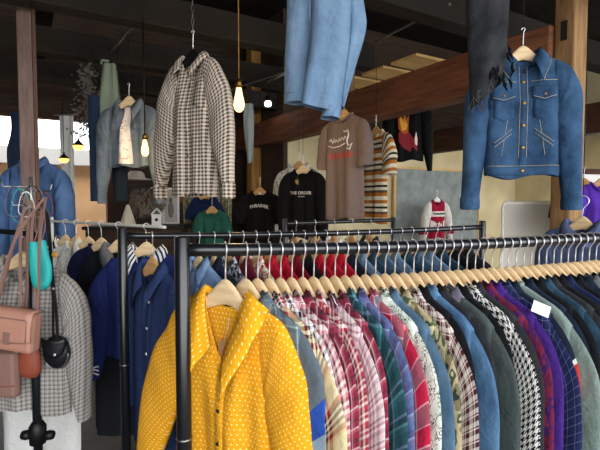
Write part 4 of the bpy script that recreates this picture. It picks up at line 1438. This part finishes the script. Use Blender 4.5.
def pendant(label, px, py, d, h, watts, top_z=2.82, kind='edison'):
    p = at(px, py, d)
    t = thing('pendant_bulb', label, 'lamp', p, 0, 'pendant bulbs')
    MB().tube([(0, 0, h * .95), (0, 0, top_z - p.z)], .0035, 6).build('cord', M_TANPOST if top_z > 3 else WIRE, t)
    MB().lathe([(.012, h * .55), (.017, h * .56), (.017, h * .85), (.010, h * .95), (1e-5, h * .97)], 14).build('socket', BRASS, t)
    pr = [(1e-5, -h * .55), (.012, -h * .54), (h * .20, -h * .44), (h * .25, -h * .25), (h * .23, -h * .02), (h * .16, h * .28), (h * .115, h * .55)]
    MB().lathe(pr, 20).build('bulb', BULB, t)
    fm = MB()
    for k in range(6):
        a = k * PI / 3
        fm.tube([(h * .06 * math.cos(a), h * .06 * math.sin(a), -h * .3), (h * .04 * math.cos(a + .5), h * .04 * math.sin(a + .5), h * .3)], .0016, 5)
    l = bpy.data.lights.new('bulb_light', 'POINT')
    l.energy, l.color, l.shadow_soft_size = watts, (1, .72, .38), h * .27
    lo = bpy.data.objects.new('bulb_light', l)
    COL.objects.link(lo)
    lo.location = p + Vector((0, 0, -h * .7))
    return t


pendant('large glowing filament bulb on a long cord right of the check shirt', 239, 100, 2.7, .125, 5, 4.0)
pendant('smaller glowing bulb between the smoky jacket and the check shirt', 145, 148, 3.0, .095, 1.6, 2.82)
for lab, px, py, d, r in (('amber glass lantern with a dark cap in the left window', 78.5, 146, 4.4, .05), ('round amber globe lamp below the lantern at left', 64, 159, 4.2, .042)):
    p = at(px, py, d)
    t = thing('lantern', lab, 'lamp', p, 0, 'amber lanterns')
    MB().lathe([(1e-5, -r * .85), (r * .5, -r * .8), (r * .95, -r * .3), (r, 0), (r * .7, r * .5)], 18).build('glass', AMBER, t)
    MB().lathe([(r * 1.15, r * .05), (r * .75, r * .5), (r * .2, r * 1.1), (.006, r * 1.5)], 18).build('cap', WIRE, t)
    MB().tube([(0, 0, r * 1.4), (0, 0, 2.55 - p.z)], .003, 6).build('cord', WIRE, t)
p = at(268, 104, 5.4)
t = thing('spot_lamp', 'small bright white spot lamp beside the tan post', 'lamp', p, 0)
MB().lathe([(1e-5, -.03), (.03, -.025), (.042, 0), (.03, .03)], 16).build('bulb', emit('cool_lamp', '#f2f4ea', 7), t)
MB().lathe([(.03, .03), (.035, .05), (.02, .09), (1e-5, .1)], 16).build('socket', WIRE, t)
MB().tube([(0, 0, .09), (.0, 0, 4.0 - p.z)], .006, 6).build('cord', WIRE, t)

# ------------------------------------------------------------------ rear left: horned head, picture, cabinet
cabp = at(140, 226, 4.48)
cz = cabp.z
cb = thing('cabinet', 'low dark cabinet under the horned head, mostly hidden by clothes', 'cabinet', (cabp.x, cabp.y, 0), .12)
MB().box((0, 0, cz / 2), (.85, .52, cz - .02)).build('carcass', M_DARKWALL, cb, smooth=False, bevel=.006)
MB().box((0, 0, cz - .005), (.9, .56, .03)).build('top', M_JOIST, cb, smooth=False, bevel=.004)
hp = at(148, 199, 4.55)
hd = thing('horned_head', 'shaggy horned animal head ornament on the cabinet', 'ornament', (hp.x, hp.y, hp.z), 0)
hd.scale = (.85, .8, .8)
MB().lathe([(1e-5, -.22), (.05, -.2), (.075, -.1), (.10, .0), (.10, .08), (.06, .13), (1e-5, .14)], 16).build('skull', plain('brown_fur', '#51463c', .3), hd)
fur = MB()
r_ = np.random.RandomState(8)
for i in range(520):
    a = r_.uniform(0, 6.28)
    z = r_.uniform(-.14, .13)
    rr = .10 * (1 - max(0, -z) * 1.5)
    b = Vector((rr * math.cos(a), rr * math.sin(a), z))
    o = b.normalized()
    e = b + o * r_.uniform(.01, .05) + Vector((0, 0, -r_.uniform(.04, .10)))
    b.x *= 1.45
    e.x *= 1.55
    fur.tube([b, (b + e) / 2 + o * .015, e], [.006, .005, .0008], 4, cap=False)
fur.build('fur', plain('shaggy_fur', '#7a7266', .4), hd, kind='stuff')
for s_ in (-1, 1):
    MB().tube([(s_ * .06, -.06, .12), (s_ * .14, -.1, .135), (s_ * .20, -.1, .16), (s_ * .25, -.1, .20)], [.02, .017, .012, .003], 10).build('horn', solid('dark_horn', '#2c2722', .4), hd)
    MB().ell((s_ * .045, -.095, .02), (.012, .01, .012), 10, 6).build('eye', BLACK_PLASTIC, hd)
MB().ell((0, -.075, -.15), (.045, .03, .04), 12, 8).build('muzzle', plain('pale_muzzle', '#a29584', .3), hd)
pc = at(171, 206, 4.78)
pic = thing('framed_picture', 'tall narrow picture in a white frame right of the horned head', 'picture', (pc.x, pc.y, pc.z), .1)
hh, ww = .36, .15
MB().box((0, 0, 0), (ww, .015, hh)).build('print', NT('pale_photo_print').finish(lin('#b4b0a8'), .6), pic, smooth=False)
fr = MB()
for x in (-1, 1):
    fr.box((x * ww / 2, -.004, 0), (.018, .03, hh + .018))
for z in (-1, 1):
    fr.box((0, -.004, z * hh / 2), (ww, .03, .018))
fr.build('frame', WHITE_PLASTIC, pic, smooth=False)
MB().ell((0, -.01, .06), (.018, .004, .03), 12, 8).build('figure', solid('grey_photo_ink', '#6a655e', .8), pic)
MB().ell((0, -.01, -.04), (.03, .004, .085), 12, 8).build('figure', solid('grey_photo_ink_dark', '#7d776e', .8), pic)
bp = at(157, 214, 4.27)
bh = thing('birdhouse', 'little white birdhouse ornament in front of the picture', 'ornament', (bp.x, bp.y, cz), .1)
MB().box((0, 0, .06), (.085, .06, .12)).build('body', WHITE, bh, smooth=False)
hr = MB()
for s_ in (-1, 1):
    hr.box((s_ * .024, 0, .145), (.075, .075, .008), Matrix.Rotation(s_ * .85, 3, 'Y'))
hr.build('roof', WHITE, bh, smooth=False)
MB().lathe([(1e-5, -.001), (.015, -.001), (.015, .002)], 12, (0, -.03, .07), 'y').build('entrance', BLACK_PLASTIC, bh)
cp = at(128, 214, 4.27)
ct = thing('draped_cloth', 'cream cloth draped to a point left of the horned head', 'cloth', (cp.x, cp.y, cz), 0)
P = np.zeros((10, 25, 3))
for i in range(10):
    for k in range(25):
        a = 2 * PI * k / 24
        q = .012 + .055 * (i / 9) ** .9 * (1 + .18 * math.sin(6 * a))
        P[i, k] = (q * math.cos(a), q * math.sin(a), .21 * (1 - i / 9))
MB().grid(P).build('cloth', plain('cream_cloth', '#cfc7b2', .05), ct)
hp2 = at(136, 178, 5.1)
ht = thing('hat', 'pale wide cloth hat hanging above the horned head', 'hat', hp2, .1)
MB().lathe([(.16, -.02), (.165, -.012), (.10, .0), (.085, .05), (.06, .075), (1e-5, .08)], 24).build('crown', plain('pale_hat', '#c9bfb4', .06), ht)
cord_up(ht, hp2 + Vector((0, 0, .075)), 2.82)

# ------------------------------------------------------------------ rear right
jp = 437
t_, c_ = hung(437, 197, 6.55, 25, plain('crimson_knit', '#9c1836'), 'jersey', 'crimson and white jersey hanging on the grey board', 'jersey', 'white plastic hanger of the crimson jersey', WHITE_PLASTIC,
              kind='sweater', Ws=.19, T=.04, hem=-.66, fold=.008, seed=71, L=.56, slT=.045, out=.05, sleeve_mat=plain('white_knit', '#ded9d4'), band_mat=plain('crimson_rib', '#8a1530'))
WK = plain('white_knit_band', '#e4ded8')
P = np.zeros((4, 15, 3))
for i, z in enumerate((-.285, -.30, -.345, -.36)):
    P[i] = c_.front(np.linspace(-.15, .15, 15), np.full(15, z), .004)
MB().grid(P).build('chest_band', WK, t_)
MB().tube(c_.front(np.linspace(-.10, .11, 16), -.32 + .012 * np.sin(np.arange(16) * 2.2), .008).tolist(), .007, 5).build('lettering', BLACK_PLASTIC, t_)
polyfill(c_, [(-.125, -.41), (.125, -.41), (.135, -.56), (-.135, -.56)], WK, t_, 'number_panel')
text_mesh(c_, '78', .15, 0, -.485, plain('crimson_ink', '#9c1836'), t_, bold=.006, off=.008)
for o in list(t_.children):
    if o.name.startswith('sleeve'):
        sg = 1 if o.data.vertices[8].co.x > 0 else -1
        zs_ = float(zsh(c_.Ws, c_.Ws, c_.z0))
        c_.cuff_ring = (sg * (c_.Ws + .055), 0, zs_ - .38, .06, .052)
        c_.cuff(.05).build('sleeve_stripe', plain('crimson_knit_stripe', '#9c1836'), o)
# purple and black tops at the right edge
wp = at(592, 205, 4.3)
whp = thing('white_panel', 'white wall panel behind the purple and black tops at right', 'panel', (wp.x, wp.y, 0), TH - .3)
MB().box((0, 0, .95), (.8, .02, 1.9)).build('panel', WHITE, whp, smooth=False)
MB().box((0, -.005, 1.92), (.82, .04, .05)).build('rail', M_DARKBEAM, whp, smooth=False)
hung(584, 178, 3.9, -30, BLACKT, 'tee_shirt', 'black tee hanging between the timber post and the purple top', 'tee shirt', 'hanger of the black tee at the right edge', None, cord='thin cord above the black tee at right', kind='tee', Ws=.17, T=.04, hem=-.6, seed=81, L=.25, slT=.04)
hung(603, 177, 3.7, -30, plain('violet_fleece', '#5a35a8'), 'tee_shirt', 'violet top at the very right edge', 'top', 'hanger of the violet top', None, cord='thin cord above the violet top', kind='tee', Ws=.17, T=.045, hem=-.6, seed=83, L=.3, slT=.045)
p_ = at(583, 201, 2.46)
hq = build_hanger('empty wooden hanger with a chrome hook by the timber post', p_ + Vector((0, 0, -.0)), math.radians(-55), math.radians(-30), .024, MAPLE, group='hangers at the right edge')
top_garment('shirt', 'dusty blue shirt on the hanger by the timber post', 'shirt', p_, math.radians(-55), denim('dusty_blue', '#48557a', '#5f6d93'), None, Ws=.2, T=.03, hem=-.6, seed=85, L=.5)
for o in bpy.data.objects:
    if o.get('label') == 'empty wooden hanger with a chrome hook by the timber post':
        o['label'] = 'wooden hanger with a chrome hook by the timber post'
cord_up(hq, p_ + Vector((0, 0, .026)), 2.82)

# ------------------------------------------------------------------ left: racks, knitwear, check shirt
def on_rail(P0, P1, px, al, mat, nm, cat, label, short, sag=0, rr=.012, group='clothes on the pale rail', kind='shirt', **kw):
    p = rail_world(P0, P1, px, sag)
    a_ = math.degrees(math.atan2((P1 - P0).y, (P1 - P0).x))
    rz = -math.radians(al)
    build_hanger(short, p, rz, math.radians(a_ - 90), rr, MAPLE, group='wooden hangers at left')
    return top_garment(nm, label, cat, p, rz, mat, group, kind=kind, **kw)


on_rail(L0, L1, 65, 24, BW_STR, 'shirt', 'shirt', 'black and white striped shirt at the left end of the pale rail', 'wooden hanger of the black and white striped shirt', Ws=.22, T=.02, hem=-.7, seed=90)
on_rail(L0, L1, 76, 20, WHITE, 'sweater', 'sweater', 'white knitted sweater left of the navy knit', 'wooden hanger of the white knitted sweater', Ws=.21, T=.025, hem=-.65, seed=91, kind='sweater')
on_rail(L0, L1, 88, 16, blotch('white_lace', [(0, '#d9d7d0'), (.5, '#9a9a94'), (.55, '#e4e2da')], 60, 2), 'blouse', 'blouse', 'white lace blouse beside the navy knit', 'wooden hanger of the white lace blouse', Ws=.21, T=.02, hem=-.62, seed=92)
on_rail(L0, L1, 101, 12, plain('ink_navy_knit', '#1a1d3c'), 'sweater', 'sweater', 'ink-navy knitted sweater with shoulders showing over the check shirt', 'wooden hanger of the ink-navy sweater', Ws=.185, T=.03, hem=-.66, seed=93, kind='sweater', fold=.01)
on_rail(L0, L1, 118, 10, plain('dark_coat', '#17191f'), 'coat', 'coat', 'long dark coat between ink-navy sweater and royal blue top', 'wooden hanger of the long dark coat', Ws=.20, T=.02, hem=-1.16, seed=94, collar_mat=GREYC, fold=.01)
t_, c_ = on_rail(L0, L1, 146, 4, ROYAL, 'track_top', 'jacket', 'royal blue track top with a striped collar and three sleeve stripes', 'wooden hanger of the royal blue track top', Ws=.275, T=.04, hem=-.70, seed=95, collar_mat=WHITE_STR, fold=.012, L=.55, slT=.045, collar_kw=dict(open_=.03, leaf=.055))
zs_ = float(zsh(c_.Ws, c_.Ws, c_.z0))
for o in list(t_.children):
    if o.name.startswith('sleeve') and o.data.vertices[8].co.x < 0:
        for k in range(3):
            z = zs_ - .47 - k * .016
            pts = [(-(c_.Ws + .005) + (q - .5) * .075, -.058 - .012 * math.sin(q * PI), z + .006 * math.sin(q * 9 + k)) for q in np.linspace(0, 1, 10)]
            MB().tube(pts, .0045, 5).build('sleeve_stripe', WHITE_PLASTIC, o)
tr = leg_pair('trousers', 'black trousers hanging low beneath the royal blue track top', 'trousers', 128, 360, 436, 2.5, .36, BLACKC)

# bag stand with a rail for the check shirt
bp0 = at(34, 300, 2.0)
S0 = Vector((bp0.x, bp0.y, EYE - .135))
S1 = S0 + Vector((-.62, .42, 0))
st = thing('bag_stand', 'black metal rack with bags and necklaces hung on its end post at far left', 'rack', (S0.x, S0.y, 0), 0)
MB().lathe([(.019, .06), (.019, 1.50), (1e-5, 1.51)], 18).build('post', BLACK_METAL, st)
MB().lathe([(.009, 1.50), (.009, 1.74), (1e-5, 1.745)], 12).build('rod', STEEL, st)
MB().tube([(0, 0, EYE - .135), S1 - S0 + Vector((0, 0, EYE - .135))], .012, 12).build('rail', BLACK_METAL, st)
MB().lathe([(.019, 0.0), (.019, EYE - .12)], 16, (S1.x - S0.x, S1.y - S0.y, 0)).build('post', BLACK_METAL, st)
MB().box((0, 0, .05), (.05, .5, .04)).build('foot', BLACK_METAL, st, smooth=False, bevel=.006)
for y in (-.22, .22):
    MB().lathe([(1e-5, -.012), (.026, -.012), (.03, 0), (.026, .012), (1e-5, .012)], 16, (0, y, .03), 'x').build('caster', BLACK_PLASTIC, st)
kn = MB()
kz = EYE - (438 - 203) / 460 * 2.0
kn.lathe([(.019, kz - .05), (.034, kz - .045), (.036, kz + .03), (.024, kz + .05), (.019, kz + .055)], 18)
kn.build('clamp_collar', BLACK_PLASTIC, st)
for s_ in (-1, 1):
    MB().lathe([(1e-5, -.02), (.018, -.018), (.022, 0), (.018, .018), (1e-5, .02)], 12, (s_ * .052, 0, kz - .01), 'x').build('clamp_knob', BLACK_PLASTIC, st)
for k, (x, z) in enumerate(((-.10, 1.70), (.10, 1.68), (-.06, 1.62), (.07, 1.60))):
    MB().tube([(0, 0, z), (x, -.03, z), (x * 1.1, -.035, z + .03)], .004, 6).build('hook', STEEL, st)

ps = rail_world(S0, S1, 20, 0)
def stand_g(f, al, mat, nm, cat, label, short, **kw):
    p = S0.lerp(S1, f)
    rz = -math.radians(al)
    build_hanger(short, p, rz, math.radians(50), .012, MAPLE, group='wooden hangers at left')
    return top_garment(nm, label, cat, p, rz, mat, 'clothes on the bag stand rail', **kw)


t_, c_ = stand_g(.13, 2, CHECKG, 'shirt', 'shirt', 'grey and white small-check shirt behind the hanging bags', 'wooden hanger holding the grey check shirt', Ws=.255, T=.045, hem=-.80, fold=.016, seed=97, L=.60, slT=.05, dip=.10, out=-.005, kf=2.6, collar_kw=dict(open_=.02, leaf=.05), buttons=5)
tW = leg_pair('trousers', 'wide white trousers hanging low behind the grey check shirt', 'trousers', 40, 335, 458, 2.42, .42, WHITE, T=.045)
cord_up(tW, tW.location + Vector((0, 0, .03)), 2.82)

# blue coat and dark dress by the window
hung(34, 157, 3.35, -6, denim('hazy_blue_denim', '#3f5c88', '#5c79a4', 5), 'coat', 'blue denim coat hanging by the window, behind the timber post', 'coat', 'wooden hanger of the blue denim coat', None, cord='thin cord above the blue denim coat',
     Ws=.235, T=.07, hem=-.80, fold=.02, seed=99, L=.6, slT=.07, kf=3, collar_kw=dict(leaf=.05), z0=-.075)
td = thing('dress', 'dark slim dress silhouetted in the left window', 'dress', at(16, 112, 4.6), 0)
loft2([(.05, 0), (.06, -.2), (.10, -.4), (.08, -.7)], [(-.05, 0), (-.05, -.2), (-.10, -.4), (-.08, -.7)], [.03, .04, .05, .05], seed=28).build('cloth', plain('hazy_dark_navy', '#28364e'), td)
cord_up(td, at(16, 112, 4.6), 2.82)
tw = thing('curtain', 'narrow white curtain hanging at the right of the window', 'curtain', at(66, 116, 5.3), 0)
loft2([(.08, .0), (.07, -.5), (.09, -1.2)], [(-.08, 0), (-.07, -.5), (-.06, -1.2)], [.02, .025, .025], seed=38, amp=.02).build('cloth', WHITE, tw)
MB().tube([(-.14, 0, .012), (.14, 0, .012)], .008, 8).build('rod', STEEL, tw)

# bags
LEATH = solid('pinkish_tan_leather', '#b98773', .45, 0, .4, .0015, 90)
LEATH2 = solid('dull_brown_leather', '#8a6a60', .55, 0, .3, .0015, 90)
RUST = solid('rust_leather', '#8d4530', .5, 0, .35, .0015, 90)
BLK = solid('black_leather', '#15171a', .35, 0, .5, .001, 90)
TURQ = solid('turquoise_leather', '#1fa9a4', .5, 0, .35, .001, 60)


def rbx(c, d, r=.012, seg=0):
    return MB().box(c, d)


def strap(pts, wdt, mat, parent, name='strap', th=.002):
    P = catmull(pts, 22)
    G = np.zeros((22, 4, 3))
    for i in range(22):
        tdir = P[min(i + 1, 21)] - P[max(i - 1, 0)]
        tdir /= np.linalg.norm(tdir)
        side = np.cross(tdir, (0, 1, 0))
        nn = np.linalg.norm(side)
        side = side / nn if nn > 1e-4 else np.array((1, 0, 0))
        for k, (s_, y) in enumerate(((-1, -th), (1, -th), (1, th), (-1, th))):
            G[i, k] = P[i] + side * wdt / 2 * s_ + np.array((0, y, 0))
    return MB().grid(G, True).build(name, mat, parent, smooth=False)


hook_pt = lambda px, py, d: at(px, py, d)
# satchel
b0 = at(15, 330, 1.86)
bg_ = thing('satchel', 'pinkish-tan leather satchel with front flap hanging at far left', 'bag', b0, -.15)
MB().box((0, 0, 0), (.20, .065, .165)).build('body', LEATH, bg_, smooth=False, bevel=.016)
G = np.zeros((9, 7, 3))
for i, (y, z) in enumerate(((.03, .086), (.0, .092), (-.025, .09), (-.038, .078), (-.041, .05), (-.042, .02), (-.042, -.005), (-.042, -.02), (-.040, -.03))):
    for k in range(7):
        x = (k - 3) / 3
        G[i, k] = (x * .103, y, z - (.012 * (1 - x * x) if i > 5 else 0))
fl = MB().grid(G).build('flap', LEATH, bg_, solid_t=.003)
MB().box((0, -.046, -.022), (.03, .004, .05)).build('clasp', LEATH2, fl, smooth=False, bevel=.002)
MB().tube([(.085, -.045, -.03), (.085, -.046, .06), (-.085, -.046, .06), (-.085, -.045, -.03)], .002, 5).build('stitching', LEATH2, fl)
bg_.rotation_euler = (0, .10, -.15)
l0 = bg_.location
tp = at(33, 196, 1.95) - l0
R_ = Matrix.Rotation(.15, 3, 'Z')
tpl = R_ @ tp
strap([(-.09, 0, .07), (-.07, .0, .2), (-.02, .0, .38), tuple(tpl)], .011, LEATH2, bg_)
strap([(.095, 0, .07), (.095, .0, .2), (.085, .0, .38), tuple(tpl + Vector((.005, 0, 0)))], .011, LEATH2, bg_)
# brown bag under it
b1 = at(2, 374, 1.92)
b2 = thing('shoulder_bag', 'dull brown leather bag showing below the satchel', 'bag', b1, -.1)
MB().box((0, 0, 0), (.155, .05, .20)).build('body', LEATH2, b2, smooth=False, bevel=.02)
MB().tube([(-.075, -.027, -.04), (.0, -.029, -.045), (.075, -.027, -.04)], .002, 5).build('seam', RUST, b2)
strap([(-.07, 0, .09), (-.04, .04, .3), (.05, .05, .6), tuple(at(30, 200, 1.98) - b1)], .014, LEATH2, b2)
strap([(.07, 0, .09), (.085, .045, .3), (.10, .05, .6), tuple(at(31, 200, 1.98) - b1)], .014, LEATH2, b2)
# rust pouch
b1 = at(30, 359, 1.93)
b3 = thing('leather_pouch', 'rust leather pouch hanging behind the satchel by the post', 'bag', b1, .1)
MB().lathe([(1e-5, -.08), (.03, -.078), (.046, -.05), (.045, .0), (.036, .05), (.028, .075)], 16).build('body', RUST, b3).scale = (1, .5, 1)
MB().lathe([(.03, .072), (.033, .08), (.03, .088)], 14).build('rim', LEATH2, b3).scale = (1, .5, 1)
strap([(-.02, 0, .08), (-.03, 0, .3), (-.02, .01, .6), tuple(at(34, 205, 1.96) - b1)], .012, LEATH2, b3)
strap([(.03, 0, .08), (.03, 0, .25), (.015, .01, .5), tuple(at(35, 205, 1.96) - b1)], .012, LEATH2, b3)
MB().lathe([(.006, -.003), (.01, -.003), (.01, .003), (.006, .003)], 12, (.03, -.012, .09), 'y').build('buckle', BRASS, b3)
# black round bag
b1 = at(57, 352, 1.98)
b4 = thing('shoulder_bag', 'small black rounded bag hanging right of the post on a thin strap', 'bag', b1, 0)
MB().ell((0, 0, 0), (.06, .03, .075), 20, 14).build('body', BLK, b4)
MB().tube([(.055 * math.cos(a), -.029 * abs(math.sin(a)) * 0 - .012, .07 * math.sin(a)) for a in np.linspace(-2.6, .0, 14)], .003, 6).build('zip', STEEL, b4)
G = np.zeros((7, 9, 3))
for i in range(7):
    for k in range(9):
        u_, v_ = (k - 4) / 4, i / 6
        x = u_ * .055 * math.sqrt(max(.05, 1 - (v_ * .9 - .1) ** 2))
        G[i, k] = (x, -.033 * math.sqrt(max(0, 1 - u_ * u_ * .6)) - .003, .06 - .075 * v_ + .01 * (u_ * u_))
fl = MB().grid(G).build('flap', BLK, b4, solid_t=.003)
MB().lathe([(1e-5, -.002), (.006, -.002), (.007, .002)], 12, (.01, -.04, -.0), 'y').build('clasp', CHROME, fl)
st4 = strap([(.01, -.01, .07), (.0, .0, .2), (-.012, .0, .35), tuple(at(48, 220, 1.97) - b1), tuple(at(40, 200, 1.97) - b1)], .012, BLK, b4)
strap([(-.02, .01, .07), (-.025, .02, .3), tuple(at(47, 225, 1.99) - b1), tuple(at(39, 200, 1.98) - b1)], .008, BLK, b4)
MB().lathe([(1e-5, -.002), (.005, -.002), (.005, .002)], 10, (-.004, -.008, .28), 'y').build('rivet', CHROME, st4)
# turquoise pouch: soft folded tote handle shape
b1 = at(40, 266, 1.90)
b5 = thing('soft_pouch', 'bright turquoise soft leather pouch hanging in front of the post', 'bag', b1, .1)
P0 = [(-.024, .0, .10), (-.020, -.005, .04), (-.012, -.01, -.03), (.002, -.012, -.075), (.022, -.01, -.06), (.026, -.005, -.01), (.016, 0, .045), (.006, .005, .105)]
C = catmull(P0, 30)
G = np.zeros((30, 10, 3))
for i in range(30):
    tdir = C[min(i + 1, 29)] - C[max(i - 1, 0)]
    tdir /= np.linalg.norm(tdir)
    side = np.cross(tdir, (0, 1, 0))
    side /= np.linalg.norm(side)
    wdt = .017 + .009 * math.sin(PI * i / 29)
    for k in range(10):
        a = 2 * PI * k / 10
        G[i, k] = C[i] + side * wdt * math.cos(a) + np.array((0, .014 * math.sin(a), 0))
MB().grid(G, True).build('body', TURQ, b5)
strap([(-.02, 0, .10), (.0, .01, .18), tuple(at(43, 205, 1.95) - b1)], .003, LEATH2, b5)
strap([(.008, 0, .10), (.02, .01, .16), tuple(at(45, 208, 1.95) - b1)], .003, LEATH2, b5)
MB().lathe([(1e-5, -.003), (.012, -.003), (.014, .0), (.012, .003), (1e-5, .003)], 14, (.052, .02, .045), 'y').build('tassel_bead', M_TANPOST, b5)
# necklaces
r_ = np.random.RandomState(4)
ncol = [('silver bead necklace looped on the stand left of the post', STEEL), ('turquoise bead necklace looped on the stand', TURQ), ('pale shell necklace looped on the stand', PEARL),
        ('dark bead necklace looped on the stand', BLK), ('second silver chain necklace, on the right hook', STEEL), ('coral bead necklace looped on the stand', RUST)]
for i, (lab, m_) in enumerate(ncol):
    a_ = at(14 + i * 6, 186 + 3 * (i % 3), 1.93 + .01 * i)
    mb = MB()
    wdt, hgt = r_.uniform(.04, .08), r_.uniform(.09, .16)
    for k in range(44):
        a = 2 * PI * k / 44
        c = Vector((wdt / 2 * math.sin(a) * (1 - .3 * math.cos(a)), .004 * math.sin(3 * a), -hgt / 2 + hgt / 2 * math.cos(a)))
        mb.ell(c, (.003,) * 3, 6, 4)
    o = mb.build('necklace', m_, None, a_)
    tag(o, lab, 'necklace', 'necklaces on the bag stand')
